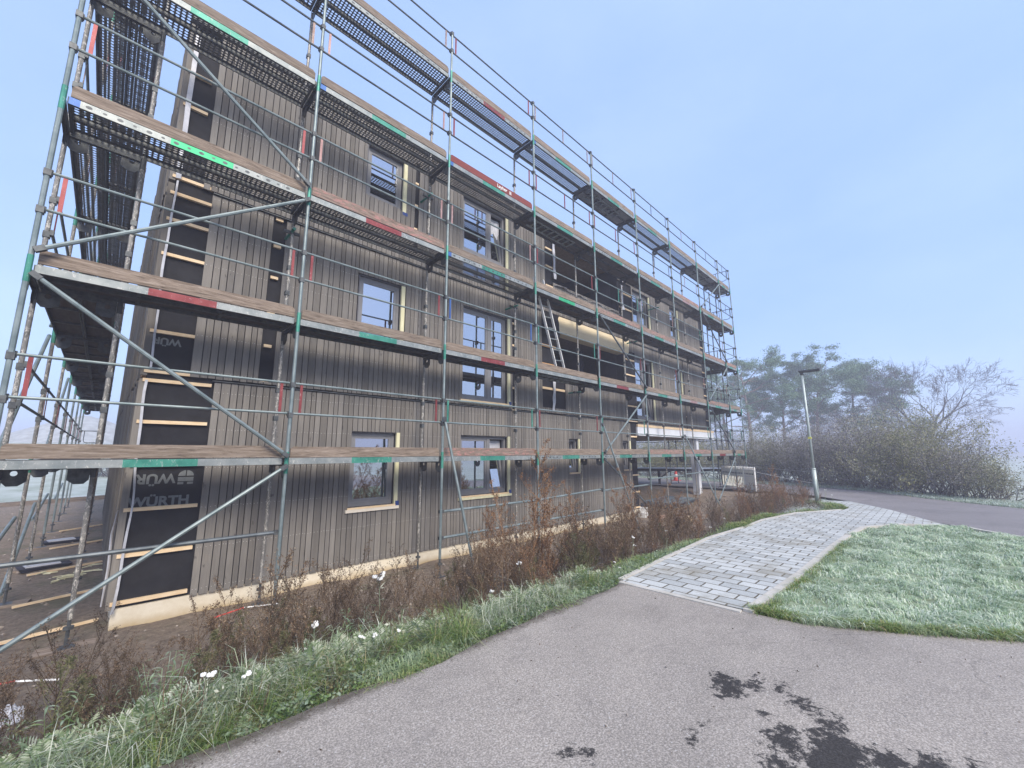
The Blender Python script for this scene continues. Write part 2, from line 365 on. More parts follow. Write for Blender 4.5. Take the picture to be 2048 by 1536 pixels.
road_near = [(19.4,14),(19.5,9.6),(19.5,7.2),(19.2,5.0),(18.5,3.3),(17.13,2.15),(15.38,1.1),(13.58,.32),(12.57,-.39),(11.98,-.95),(8.4,-5.6),(5,-11),(1,-20)]
road_far = [(8,-20),(12.3,-9.5),(15.5,-4.5),(18.12,-1.45),(18.85,-.58),(19.92,.5),(21.81,1.93),(22.9,3.51),(23.6,6.39),(23.9,9),(24.3,13),(26,22),(30,34)]
road_left = [(22,34),(20.2,22)]
sheet("road", road_near[::-1][0:0] + [(x, y) for x, y in road_far] + [(x, y) for x, y in road_left] + [(x, y) for x, y in road_near], AZ+.004, mat_asphalt("smooth_road_asphalt", (.19,.18,.185), (.21,.20,.205)))
path = [(4.70,2.89),(6.06,2.99),(8.21,3.1),(9.86,3.0),(11.17,3.0),(13.06,2.69),(14.56,1.98),(15.2,1.94),(15.9,2.25),(16.5,2.83),(17.0,2.6),(17.13,2.15),(15.38,1.1),(13.58,.32),(12.97,.02),(12.69,.72),(11.59,1.28),(10.17,1.42),(8.82,1.46),(6.54,1.48),(4.74,1.55)]
def mat_pavers():
    m, nt, bs = newmat("frosted_concrete_pavers"); bs.inputs["Roughness"].default_value = .8
    tc = N(nt, "ShaderNodeTexCoord"); mp = N(nt, "ShaderNodeMapping"); mp.inputs["Rotation"].default_value = (0,0,R(90)); nt.links.new(tc.outputs["Object"], mp.inputs[0])
    dn = N(nt, "ShaderNodeTexNoise"); dn.inputs["Scale"].default_value = 9; nt.links.new(mp.outputs[0], dn.inputs["Vector"])
    ad = N(nt, "ShaderNodeVectorMath", operation='MULTIPLY_ADD'); ad.inputs[1].default_value = (.012,.012,0)
    nt.links.new(dn.outputs["Color"], ad.inputs[0]); nt.links.new(mp.outputs[0], ad.inputs[2])
    br = N(nt, "ShaderNodeTexBrick"); br.offset = .5; nt.links.new(ad.outputs[0], br.inputs["Vector"])
    br.inputs["Scale"].default_value = 1; br.inputs["Brick Width"].default_value = .285; br.inputs["Row Height"].default_value = .185
    br.inputs["Mortar Size"].default_value = .0095; br.inputs["Mortar Smooth"].default_value = .25; br.inputs["Bias"].default_value = -.2
    br.inputs["Color1"].default_value = (.50,.52,.51,1); br.inputs["Color2"].default_value = (.33,.35,.35,1); br.inputs["Mortar"].default_value = (.095,.08,.05,1)
    n = noise(nt, 1.3, 6, .7); n2 = noise(nt, 60, 3, .7)
    col = mixc(nt, .85, br.outputs["Color"], ramp(nt, n2, [(.3,(.82,.82,.82)),(.7,(1.12,1.12,1.12))]), 'MULTIPLY')
    col = mixc(nt, ramp(nt, n, [(.50,0.0),(.66,.6)]), col, (.20,.175,.12))
    nt.links.new(col, bs.inputs["Base Color"])
    h = math_(nt, 'MULTIPLY_ADD', br.outputs["Fac"], -1, math_(nt, 'MULTIPLY', n2, .25)); bump(nt, bs, h, .7, .012); return m
sheet("paved_path", path, AZ+.008, mat_pavers())
M['curb'] = simple("pale_concrete_curb", (.42,.40,.35), (.52,.50,.46), 7, .85, bmp=.2)
def curb(name, pts, wd, z0, z1):
    b = MB(); P = [Vector((x, y, 0)) for x, y in pts]
    for a, c in zip(P[:-1], P[1:]):
        L = (c-a).length; n = max(1, round(L/1.0))
        for i in range(n):
            s = a.lerp(c, (i+.006)/n); e = a.lerp(c, (i+.994)/n); d = (e-s).normalized(); q = Vector((-d.y, d.x, 0))*wd/2
            b.hexa([(s-q).to_tuple()[:2]+(z0,), (s+q).to_tuple()[:2]+(z0,), (e+q).to_tuple()[:2]+(z0,), (e-q).to_tuple()[:2]+(z0,),
                    (s-q).to_tuple()[:2]+(z1,), (s+q).to_tuple()[:2]+(z1,), (e+q).to_tuple()[:2]+(z1,), (e-q).to_tuple()[:2]+(z1,)])
    return struct(b.build(name, M['curb']))
curb("curb_beside_lawn", [(4.70,1.50),(6.54,1.43),(8.82,1.41),(10.17,1.37),(11.5,1.26),(12.5,.70),(12.9,.05)], .09, -1.72, -1.525)
curb("curb_across_path", [(4.665,2.90),(4.665,1.54)], .07, -1.72, -1.537)
curb("curb_along_path", [(4.75,2.94),(6.06,3.03),(8.21,3.14),(9.86,3.04),(11.17,3.04),(13.0,2.76),(14.5,2.04)], .07, -1.72, -1.533)
curb("curb_beside_road", [(12.95,-.10),(12.53,-.43),(11.93,-1.0),(10.2,-3.2)], .08, -1.72, -1.52)

# ------------------------------------------------------------------ building
bld = thing("timber_building", "three storey building clad in grey vertical boards behind the scaffolding", "building", (0,0,0))
X0, X1, YB = .27, 20.25, 19.6
def rects_to_cells(x0, x1, z0, z1, holes):
    xs = sorted({x0, x1, *[h[0] for h in holes], *[h[1] for h in holes]}); zs = sorted({z0, z1, *[h[2] for h in holes], *[h[3] for h in holes]})
    xs = [x for x in xs if x0 <= x <= x1]; zs = [z for z in zs if z0 <= z <= z1]
    for a, b in zip(xs[:-1], xs[1:]):
        run = None
        for c, d in zip(zs[:-1], zs[1:]):
            hole = any(h[0] <= (a+b)/2 <= h[1] and h[2] <= (c+d)/2 <= h[3] for h in holes)
            if hole:
                if run: yield (a, b, *run)
                run = None
            else: run = (run[0], d) if run else (c, d)
        if run: yield (a, b, *run)
WIN = [  # x0, x1, z0, z1, mullion x, transom z, open sash, sill
 (3.14,4.00,-.92,.40,None,None,False,'wood'), (5.55,6.97,-.90,.40,6.42,None,True,'wood'),
 (9.37,9.80,-.53,.40,None,None,True,'small'), (12.24,12.66,-.53,.40,None,None,True,'small'),
 (3.12,3.98,2.02,3.38,None,None,False,None), (5.54,6.98,1.20,3.38,6.42,None,False,'wood'),
 (13.36,14.62,1.20,3.40,14.0,None,True,None), (16.50,17.20,2.0,3.36,None,None,False,None),
 (3.14,3.92,5.04,6.17,None,None,False,'trim'), (5.52,6.92,4.10,6.17,6.42,4.78,True,None),
 (13.36,14.62,4.10,6.02,14.0,4.75,False,None), (16.50,17.20,4.78,6.12,None,None,False,None)]
LOG = [(8.86,12.42,4.90,6.42),(8.88,12.62,2.22,3.93)]          # two loggias
PORT = (13.20, X1, -2.4, .62)                                  # open corner on the ground floor
holes = [w[:4] for w in WIN] + LOG + [PORT]
mb = MB()
for a, b, c, d in rects_to_cells(X0+.04, X1, -1.86, 6.62, holes): mb.box(a, b, BW+.06, BW+.34, c, d)
mb.box(X0+.04, X0+.30, BW+.34, YB, -1.86, 6.62)                # left wall
mb.box(X0+.30, X1, YB-.26, YB, 1.0, 6.62); mb.box(X0+.30, 13.1, YB-.26, YB, -1.86, .998)
mb.box(X1-.26, X1, BW+.34, YB-.262, 1.0, 6.62)
mb.box(13.0, 13.2, BW+.34, YB-.262, -1.86, .60)
mb.build("wall", M['membrane'], bld)
mb = MB(); mb.box(X0-.03, X1+.03, BW-.02, YB+.05, 6.64, 6.80); mb.build("roof", M['dsteel'], bld)
for z in (.66, 3.98):
    mb = MB(); mb.box(X0+.302, X1-.262, BW+.342, YB-.264, z, z+.30); mb.build("floor_slab", M['osb'], bld)
mb = MB(); mb.box(X0+.02, 13.16, BW+.035, YB, -2.35, -1.865); mb.build("plinth", M['plinth'], bld)
# loggia interiors
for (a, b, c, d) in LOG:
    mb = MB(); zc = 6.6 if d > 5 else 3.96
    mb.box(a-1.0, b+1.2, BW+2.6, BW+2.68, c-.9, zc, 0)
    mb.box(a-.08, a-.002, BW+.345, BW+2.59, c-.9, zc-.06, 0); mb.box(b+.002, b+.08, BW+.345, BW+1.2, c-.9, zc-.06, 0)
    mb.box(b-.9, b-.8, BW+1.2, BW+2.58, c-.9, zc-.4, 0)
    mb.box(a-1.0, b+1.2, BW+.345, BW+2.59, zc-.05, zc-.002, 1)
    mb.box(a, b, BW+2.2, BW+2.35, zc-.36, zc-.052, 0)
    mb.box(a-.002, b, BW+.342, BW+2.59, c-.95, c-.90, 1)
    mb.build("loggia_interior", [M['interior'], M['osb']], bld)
# cladding boards, one mesh per storey; bare zones show the membrane and battens
BARE = [(.27,1.02,-1.86,1.02),(.27,.76,1.03,3.90),(.27,.57,3.90,6.62),(1.63,1.74,1.12,3.96),(4.20,4.29,4.2,6.3),(7.12,7.25,1.0,3.42),
        (8.25,9.22,1.22,2.20),(8.25,8.88,2.20,3.93),(8.50,8.86,4.30,6.3),(12.64,13.32,1.0,3.55),(12.42,13.34,4.25,6.1),(12.74,13.2,-1.86,.98),
        (17.38,17.50,1.0,3.9),(19.52,20.25,.98,6.62)]
for k, (za, zb) in enumerate(((-1.87,1.035),(1.085,3.90),(3.955,6.60))):
    mb = MB(); x = X0+.01; ex = holes + BARE + [(w[1]-.001, w[1]+.10, w[2]-.03, w[3]) for w in WIN] + [(13.2, 20.3, -3, .99)]
    rr = random.Random(k*5+1)
    while x < X1-.02:
        wd = rr.choice((.075,.092,.092,.118)); xe = min(x+wd-.0115, X1)
        iv = [(za + rr.uniform(-.006,.006), zb + rr.uniform(-.004,.004))]
        mid = (x+xe)/2
        for h in ex:
            if h[0] <= mid <= h[1]:
                nv = []
                for a, b in iv:
                    if h[3] <= a or h[2] >= b: nv.append((a, b)); continue
                    if h[2] > a: nv.append((a, h[2]))
                    if h[3] < b: nv.append((h[3], b))
                iv = nv
        dy = rr.uniform(0, .004)
        for a, b in iv:
            if b-a < .03: continue
            mb.box(x, xe, BW+dy, BW+dy+.021, a, b)
            for i in range(6):
                zz = za+.08+i*.535
                if a+.02 < zz < b-.02:
                    for q in (.25,.75):
                        sx = x+(xe-x)*q; e = .0036; yy = BW+dy-.0012; zq = zz+rr.uniform(-.006,.006)
                        mb.add([(sx-e,yy,zq-e),(sx+e,yy,zq-e),(sx+e,yy,zq+e),(sx-e,yy,zq+e)], [(0,1,2,3)], 1)
        x += wd
    mb.build("cladding", [M['clad'], M['screw']], bld)
# battens showing in the bare zones
def batten(x0, x1, z, h=.045, m='pine_wood', y=BW+.012):
    b = MB(); b.box(0, x1-x0, 0, .045, -h/2, h/2)
    b.build("batten", M[m], bld, loc=(x0, y, z))
for z in (-1.80,-1.245,-.69,-.135,.43,.985): batten(.27, 1.02, z)
batten(.27, .76, 1.11)
for z in (1.665,2.79,3.32,3.73): batten(.27, .76, z)
batten(.27,.76,3.99); batten(.27,.57,5.18); batten(.27,.57,5.75)
for z in (1.14,1.70,2.24,2.85,3.40,3.88): batten(1.63, 1.74, z)
for z in (4.75,5.3,5.82): batten(4.2, 4.29, z)
for z in (1.05,1.62,2.15,2.72,3.3): batten(7.12, 7.25, z)
for z in (1.16,1.75): batten(8.22, 9.25, z, .06)
for z in (2.42,2.95,3.88): batten(8.25, 8.88, z, .06, 'orange_wood' if z < 3 else 'pine_wood')
for z in (4.75,5.35,5.9): batten(8.5, 8.86, z)
for z in (1.07,1.6,2.15,2.7,3.25): batten(12.64, 13.3, z)
for z in (4.55,5.12,5.68): batten(12.5, 13.3, z)
for z in (-1.80,-1.3,-.74,.0,.55): batten(12.80, 13.2, z)
for z in (1.5,2.2,2.9,3.5): batten(17.38, 17.50, z)
for z in (1.45,2.0,2.6,3.15,3.7,4.3,4.9,5.5): batten(19.52, 20.0, z)
# dark drip flashing between storeys
for z in (1.045, 3.91):
    for a, b in ((1.02 if z < 2 else .76, 8.4), (9.2 if z < 2 else 12.9, 19.5)):
        mb = MB(); mb.box(a, b, BW-.028, BW+.05, z, z+.012); mb.build("drip_flashing", M['dsteel'], bld)
# windows
M['sill_pale'] = simple('pale_sill_board', (.62,.56,.46), (.70,.64,.54), 6, .75)
for i, (x0, x1, z0, z1, mu, tr, opn, sill) in enumerate(WIN):
    W_ = MB(); y0, y1 = BW+.10, BW+.17; f = .055
    Lx, Lz = x1-x0, z1-z0
    W_.box(0, f, y0-BW, y1-BW, 0, Lz); W_.box(Lx-f, Lx, y0-BW, y1-BW, 0, Lz)
    W_.box(f, Lx-f, y0-BW, y1-BW, 0, f*1.4); W_.box(f, Lx-f, y0-BW, y1-BW, Lz-f*1.3, Lz)
    if mu: W_.box(mu-x0-.045, mu-x0+.045, y0-BW-.004, y1-BW+.002, f*1.4, Lz-f*1.3)
    if tr:
        W_.box(f, Lx-f, y0-BW-.008, y1-BW+.004, tr-z0-.06, tr-z0+.06)
    W_.box(0, Lx, y1-BW+.01, .26, -.012, -.002); W_.box(0, Lx, .045, y0-BW-.002, Lz-.02, Lz-.002, 1)
    win = W_.build("window", [M['frame'], M['frame_dark']], bld, loc=(x0, BW, z0), label=None)
    seg = [(f, (mu-x0-.045) if mu else Lx-f)] + ([(mu-x0+.045, Lx-f)] if mu else [])
    for j, (a, b) in enumerate(seg):
        zs = [(f*1.4, tr-z0-.06), (tr-z0+.06, Lz-f*1.3)] if tr else [(f*1.4, Lz-f*1.3)]
        for jj, (c, d) in enumerate(zs):
            moving = opn and (j == len(seg)-1) and jj == len(zs)-1
            sb = MB(); s = .05; hh = d-c
            sb.box(0, s, 0, .05, 0, hh); sb.box(b-a-s, b-a, 0, .05, 0, hh); sb.box(s, b-a-s, 0, .05, 0, s); sb.box(s, b-a-s, 0, .05, hh-s, hh)
            so = sb.build("sash", M['frame'], win, loc=(a, .108, c))
            gb = MB(); gb.box(s, b-a-s, .018, .028, s, hh-s); go = gb.build("pane", M['glass'], win, loc=(a, .108, c))
            if moving:
                for q in (so, go): q.rotation_euler = (R(-7), 0, 0); q.location.y += hh*math.sin(R(7))*.0 + .012
    # reveal: grey channel, cream jamb board on the right, dark room behind
    jb = MB(); jb.box(Lx+.004, Lx+.085, .004, .045, -.03, Lz, 0); jb.build("jamb_board", M['cream'], win)
    jb = MB(); jb.box(Lx+.002, Lx+.03, .05, .098, -.01, Lz, 0); jb.build("guide_rail", M['frame_dark'], win)
    jb = MB(); jb.box(-.02, -.002, .03, .10, -.01, Lz, 0); jb.build("guide_rail", M['frame_dark'], win)
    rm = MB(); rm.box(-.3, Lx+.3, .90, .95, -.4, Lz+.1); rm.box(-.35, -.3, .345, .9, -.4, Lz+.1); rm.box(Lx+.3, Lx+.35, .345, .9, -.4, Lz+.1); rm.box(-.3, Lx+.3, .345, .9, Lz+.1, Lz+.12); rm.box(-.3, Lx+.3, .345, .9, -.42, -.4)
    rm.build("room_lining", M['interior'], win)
    if i in (0, 4, 5, 8, 9, 1):                                 # roller blind or foil hanging inside
        cb = MB(); n = 22; zt_, zb_ = (Lz-.1, Lz*.52) if i in (0,) else (Lz-.1, Lz*.70); 
        for q in range(n):
            u0, u1 = q/n, (q+1)/n; yy = lambda u: .24+.012*math.sin(u*31)+.01*math.sin(u*12)
            cb.add([(f+u0*(Lx-2*f), yy(u0), zb_),(f+u1*(Lx-2*f), yy(u1), zb_),(f+u1*(Lx-2*f), yy(u1), zt_),(f+u0*(Lx-2*f), yy(u0), zt_)], [(0,1,2,3)])
        cb.build("curtain", M['foil'] if i != 0 else M['interior'], win)
    if sill == 'wood':
        sb = MB(); sb.box(-.06, Lx+.09, -.035, .09, -.085, -.035, 0); sb.box(-.02, Lx+.05, -.010, .098, -.034, -.004, 1)
        sb.box(Lx+.03, Lx+.10, -.012, .05, -.034, .05, 2)
        sb.build("sill", [M['cream'] if i else M['sill_pale'], M['pine_wood'], M['tape_blue']], win)
    elif sill == 'small':
        sb = MB(); sb.box(-.02, Lx+.02, -.02, .10, -.05, -.004); sb.build("sill", M['pine_wood'], win)
    elif sill == 'trim':
        sb = MB(); sb.box(Lx+.004, Lx+.12, -.002, .05, -.10, -.032); sb.build("sill", M['tape_blue'], win)
# laminated beam over the lower loggia, rolled foil at its left
mb = MB(); prof = [(BW-.04, 3.46), (BW-.04, 3.90), (BW+.05, 3.945), (BW+.30, 3.945), (BW+.30, 3.42), (BW+.03, 3.42)]
mb.prism([(8.90, y, z) for y, z in prof], (3.92, 0, 0)); mb.build("timber_beam", M['clt'], bld)
mb = MB()
for s in range(3): mb.tube([(12.86+.03*s, BW+.02+.035*s, 3.50), (12.90+.03*s, BW+.01+.035*s, 3.93)], .045, 10)
mb.build("beam_end_roll", M['clt'], bld)
def curtain_strip(name, mat, xs, zt_, zb_, y, amp=.03, seed=1):
    b = MB(); n = 18; rr = random.Random(seed); ph = rr.uniform(0, 6)
    pts = []
    for i in range(n+1):
        t = i/n; z = zt_+(zb_-zt_)*t; ox = amp*math.sin(t*7+ph)+.4*amp*math.sin(t*19+ph)
        pts.append(((xs[0]+ox, y-.012*math.sin(t*11+ph), z), (xs[1]+ox*.8, y-.018*math.sin(t*13+ph)-.006, z)))
    for p, q in zip(pts[:-1], pts[1:]): b.add([p[0], p[1], q[1], q[0]], [(0,1,2,3)])
    o = b.build(name, mat, bld)
    md = o.modifiers.new("thickness", 'SOLIDIFY'); md.thickness = .004
curtain_strip("foil_strip", M['foil'], (.30,.36), 6.5, 3.95, BW-.01, .004, 3)
curtain_strip("foil_strip", M['foil'], (.305,.33), 3.9, 1.15, BW-.03, .012, 4)
curtain_strip("foil_strip", M['foil'], (.31,.335), .98, -1.9, BW-.03, .02, 5)
curtain_strip("foil_strip", M['foil'], (8.66,8.76), 2.2, 1.15, BW-.03, .03, 6)
curtain_strip("foil_strip", M['foil'], (8.78,8.87), 6.3, 5.0, BW-.04, .02, 7)
curtain_strip("foil_strip", M['foil'], (12.50,12.62), 6.1, 5.0, BW-.05, .04, 8)
curtain_strip("torn_membrane", M['membrane'], (8.28,8.95), 3.9, 3.25, BW-.06, .03, 9)
mb = MB(); n = 40                                              # torn foil lying over the upper parapet
for i in range(n):
    u0, u1 = i/n, (i+1)/n
    def e(u): return 8.84+u*3.6, .02*math.sin(u*23)+.05*math.exp(-((u-.12)/.08)**2)+.012*math.sin(u*61)
    (xa, da), (xb, db) = e(u0), e(u1)
    mb.add([(xa, BW-.03-da, 4.86-.05+da*.6), (xb, BW-.03-db, 4.86-.05+db*.6), (xb, BW+.30, 4.925+db), (xa, BW+.30, 4.925+da)], [(0,1,2,3)])
o = mb.build("parapet_foil", M['foil'], bld, smooth=True); o.modifiers.new("thickness", 'SOLIDIFY').thickness = .005
# carport edge
mb = MB(); mb.box(13.22, 20.27, BW-.03, BW+.03, .90, .985); mb.build("edge_batten", M['pine_wood'], bld)
mb = MB(); mb.box(13.22, 20.24, BW-.015, BW+.05, .62, .898); mb.box(13.22, 20.24, BW-.05, BW+.30, .60, .618); mb.build("edge_beam", M['white_beam'], bld)
mb = MB(); mb.box(13.22, X1, BW+.345, 14, .60, .655); mb.build("soffit", M['osb'], bld)
mb = MB()
for x, y in ((18.5,7.45),):
    mb.box(x-.12, x+.12, y-.12, y+.12, -2.0, .60); mb.box(x-.13, x-.12, y-.14, y+.14, -2.0, .6); mb.box(x+.12, x+.13, y-.14, y+.14, -2.0, .6); mb.box(x-.2, x+.2, y-.2, y+.2, -2.12, -1.98)
mb.build("column", M['white_beam'], bld)
mb = MB(); mb.box(19.9, 20.1, 13.4, 13.6, -2.0, .60); mb.box(13.25, 20.2, 13.6, 13.8, .2, .6); mb.build("rear_column", M['interior'], bld)
# left side wall: vertical boards with orange battens between them
mb = MB(); y = BW+.0; k = 0; rr = random.Random(3)
for za, zb in ((-1.87,1.0),(1.05,3.88),(3.93,6.6)):
    y = BW+.03
    pat = [(.05,0),(.08,None),(.24,1),(.06,None),(.10,0),(.009,None),(.11,0),(.05,None),(.22,1),(.08,None),(.11,0),(.009,None),(.11,0),(.009,None),(.11,0),(.16,None)] if za < 3 else [(.11,0),(.02,None),(.11,0),(.06,None),(.08,1),(.05,None),(.11,0)]
    for wd, mm in pat:
        if mm is not None: mb.box(X0-(.01 if mm else .035), X0+.038, y, y+wd, za, zb-rr.uniform(0,.25)*(mm), mm)
        y += wd
    while y < YB:
        wd = rr.choice((.075,.092,.118)); mb.box(X0-.035-rr.uniform(0,.02), X0+.038, y, y+wd-.009, za, zb, 0); y += wd
mb.build("side_cladding", [M['clad'], M['orange_wood']], bld)
mb = MB(); mb.tube([(.225,BW+.2,-.7),(.20,BW+.26,-1.0),(.215,BW+.2,-1.4),(.20,BW+.22,-1.85)], [.006,.012,.016,.008], 5)
mb.build("loose_membrane_edge", M['foil'], bld)
# printed name and emblem on the membrane
def text_mesh(name, body, size, mat, parent, loc, rot, ext=.0006, bold=0.0):
    cu = bpy.data.curves.new(name, 'FONT'); cu.body = body; cu.size = size; cu.extrude = ext; cu.align_x = 'LEFT'; cu.offset = bold
    t = bpy.data.objects.new(name, cu); COL.objects.link(t)
    bpy.context.view_layer.update(); dg = bpy.context.evaluated_depsgraph_get()
    me = bpy.data.meshes.new_from_object(t.evaluated_get(dg)); bpy.data.objects.remove(t); bpy.data.curves.remove(cu)
    me.materials.clear(); me.materials.append(mat)
    o = obj(name, me, parent); o.location = loc; o.rotation_euler = rot; return o
YT = BW+.058
text_mesh("printed_lettering", "WÜRTH", .17, M['logo'], bld, (.30, YT, -.665), (R(90),0,0), bold=.006)
text_mesh("printed_lettering", "WÜR", .17, M['logo'], bld, (.745, YT, -.26), (R(90),R(180),0), bold=.006)
text_mesh("printed_lettering", "WÜRT", .13, M['logo'], bld, (.62, YT, 1.60-.13+.12), (R(90),R(180),0), bold=.005)
mb = MB(); cx, cz = .86, -.30; rr_ = .085                       # domed emblem in horizontal pieces, printed upside down
for s in (-1, 1):
    arc = [(cx+s*.006, YT, cz+.012)] + [(cx+s*rr_*math.cos(t), YT, cz+.012+rr_*.9*math.sin(t)) for t in np.linspace(0, 1.42, 9)] + [(cx+s*.006, YT, cz+.085)]
    mb.poly(arc)
mb.add([(cx-rr_,YT,cz-.06),(cx+rr_,YT,cz-.06),(cx+rr_,YT,cz-.005),(cx-rr_,YT,cz-.005)], [(0,1,2,3)])
mb.add([(cx-rr_,YT,cz-.10),(cx-.02,YT,cz-.10),(cx-.02,YT,cz-.07),(cx-rr_,YT,cz-.07)], [(0,1,2,3)]); mb.add([(cx+.02,YT,cz-.10),(cx+rr_,YT,cz-.10),(cx+rr_,YT,cz-.07),(cx+.02,YT,cz-.07)], [(0,1,2,3)])
mb.build("printed_emblem", M['logo'], bld)
for o_ in list(bld.children): pass
parts_at(bld, (X0, BW, -2.1))

# ------------------------------------------------------------------ scaffolding
YO, YI, HB = 6.274, 6.97, 2.57
XS = [-.755+HB*k for k in range(9)] + [21.333]
DZ = [-.05+2*l for l in range(5)]                              # deck tops
_mc = {}
def deck_mesh(L, kind, stripe, holes=False, hatch=False):
    key = ('deck', round(L,2), kind, stripe, holes)
    if key in _mc: return _mc[key]
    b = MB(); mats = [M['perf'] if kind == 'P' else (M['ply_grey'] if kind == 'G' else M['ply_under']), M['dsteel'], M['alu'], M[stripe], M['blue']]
    for y0 in (.015, .345):
        if kind == 'P': 
            b.box(.03, L-.03, y0+.028, y0+.292, -.003, 0, 0); b.box(.03, L-.03, y0, y0+.028, -.003, 0, 1); b.box(.03, L-.03, y0+.292, y0+.32, -.003, 0, 1)
        else: b.box(.03, L-.03, y0+.012, y0+.308, -.016, 0, 0)
        for yy in (y0, y0+.305): b.box(.03, L-.03, yy, yy+.015, -.065, -.004, 1)
        for xx in (.03, L-.06): b.box(xx, xx+.03, y0+.015, y0+.305, -.065, -.017 if kind != 'P' else -.004, 1)
        if kind in 'SG' : 
            for q in (1/3, 2/3): b.box(L*q-.02, L*q+.02, y0+.016, y0+.304, -.045, -.017, 1)
    # painted outer edge rail
    a, c = (.36*L, .62*L)
    for x0, x1, mm in ((.04,.13,4 if stripe in ('green','green2') and kind == 'P' else 2),(.13,a,2),(a,c,3),(c,L-.05,2)):
        b.box(x0, x1, .004, .0145, -.088, -.002, mm)
    b.box(.04, L-.05, .0152, .04, -.088, -.080, 1)
    if holes:
        for i in range(int((L-.3)/.13)):
            x = .2+i*.13
            if a-.05 < x < c+.05 and kind != 'P': continue
            n = 10; r = .016 if i % 2 else .024
            b.add([(x+r*1.2*math.cos(2*math.pi*j/n), .003, -.045+r*.8*math.sin(2*math.pi*j/n)) for j in range(n)], [tuple(range(n))], 1)
    if kind in 'GH':                                            # folded ladder below the hatch
        for yy in (.17, .47): b.box(.25, L-.7, yy, yy+.03, -.10, -.066, 2)
        for i in range(8): b.box(.35+i*.22, .39+i*.22, .17, .50, -.095, -.072, 2)
    me = b.mesh("deck", mats); _mc[key] = me; return me
def toe_mesh(L, m):
    key = ('toe', round(L,2), m)
    if key not in _mc:
        b = MB(); e = .035
        b.prism([(.05,0,.0),(.05+e,0,-.0),(L-.05,0,0),(L-.05,0,.11),(L-.09,0,.15),(.05+e,0,.15),(.05,0,.12)], (0,.028,0)); _mc[key] = b.mesh("toe_board", M[m])
    return _mc[key]
def rail_mesh(L, c1, mid=False, tube='galv_dark'):
    key = ('rail', round(L,2), c1, mid, tube)
    if key not in _mc:
        b = MB()
        for z in (.57, 1.0): b.tube([(0,0,z),(L,0,z)], .0165, 8, 0)
        for x in (.13, L-.13) + ((L/2,) if mid else ()): b.box(x-.018, x+.018, -.005, .005, .575, .995, 1)
        for z in (.57, 1.0):
            for x in (0, L): b.box(x-.035, x+.035, -.018, .018, z-.035, z+.03, 2)
        _mc[key] = b.mesh("guard_rail", [M[tube], M[c1], M['dsteel']])
    return _mc[key]
def gusset(b, y, s, z, x=0, m=2):                               # plate with a round hole below the transom
    n = 10; c = (y+s*.10, z-.085); r = .028
    out = [(y+s*.02, z-.04),(y+s*.20, z-.04),(y+s*.20, z-.06),(y+s*.12, z-.17),(y+s*.02, z-.24)]
    ring = [(c[0]+r*math.cos(2*math.pi*j/n), c[1]+r*math.sin(2*math.pi*j/n)) for j in range(n)]
    o2 = []
    for j in range(n):                                          # project ring direction on the outline box
        t = 2*math.pi*j/n; dx, dz = math.cos(t), math.sin(t)
        o2.append((min(max(c[0]+dx*.13, min(y+s*.02,y+s*.20)), max(y+s*.02,y+s*.20)), min(max(c[1]+dz*.15, z-.22), z-.04)))
    for j in range(n):
        k = (j+1) % n
        P = [ring[j], ring[k], o2[k], o2[j]]
        b.add([(x-.004, p[0], p[1]) for p in P] + [(x+.004, p[0], p[1]) for p in P], [(0,1,2,3),(7,6,5,4)], m)
def standard_mesh(zb, zt, m, collar, top_only=False):
    key = ('std', round(zb,2), round(zt,2), m, collar)
    if key not in _mc:
        b = MB(); b.tube([(0,0,zb+.03),(0,0,zb+.35)], .017, 8, 2); b.tube([(0,0,zb+.3),(0,0,zt)], .0242, 10, 0)
        b.box(-.075,.075,-.075,.075, zb+.012, zb+.022, 2); b.tube([(0,0,zb+.2),(0,0,zb+.23)], .045, 8, 2)
        for i, z in enumerate(DZ):
            if z < zt+.05:
                b.tube([(0,0,z-.21),(0,0,min(z+.08, zt))], .0262, 10, 1)
                if z+1.0 < zt+.15:
                    for q in (.57, 1.0): b.box(-.03,.03,-.03,.045, z+q-.02, z+q+.05, 2)
        _mc[key] = b.mesh("standard", [M[m], M[collar], M['dsteel']], False)
    return _mc[key]
def transom_mesh():
    if 'tr' not in _mc:
        b = MB(); b.box(-.024,.024, .02, YI-YO-.02, -.075, -.068, 0); b.box(-.026,-.020, .02, YI-YO-.02, -.112, -.068, 0); b.box(.020,.026, .02, YI-YO-.02, -.112, -.068, 0)
        gusset(b, 0, 1, -.06, 0, 0); gusset(b, YI-YO, -1, -.06, 0, 0); _mc['tr'] = b.mesh("transom", M['dsteel'])
    return _mc['tr']

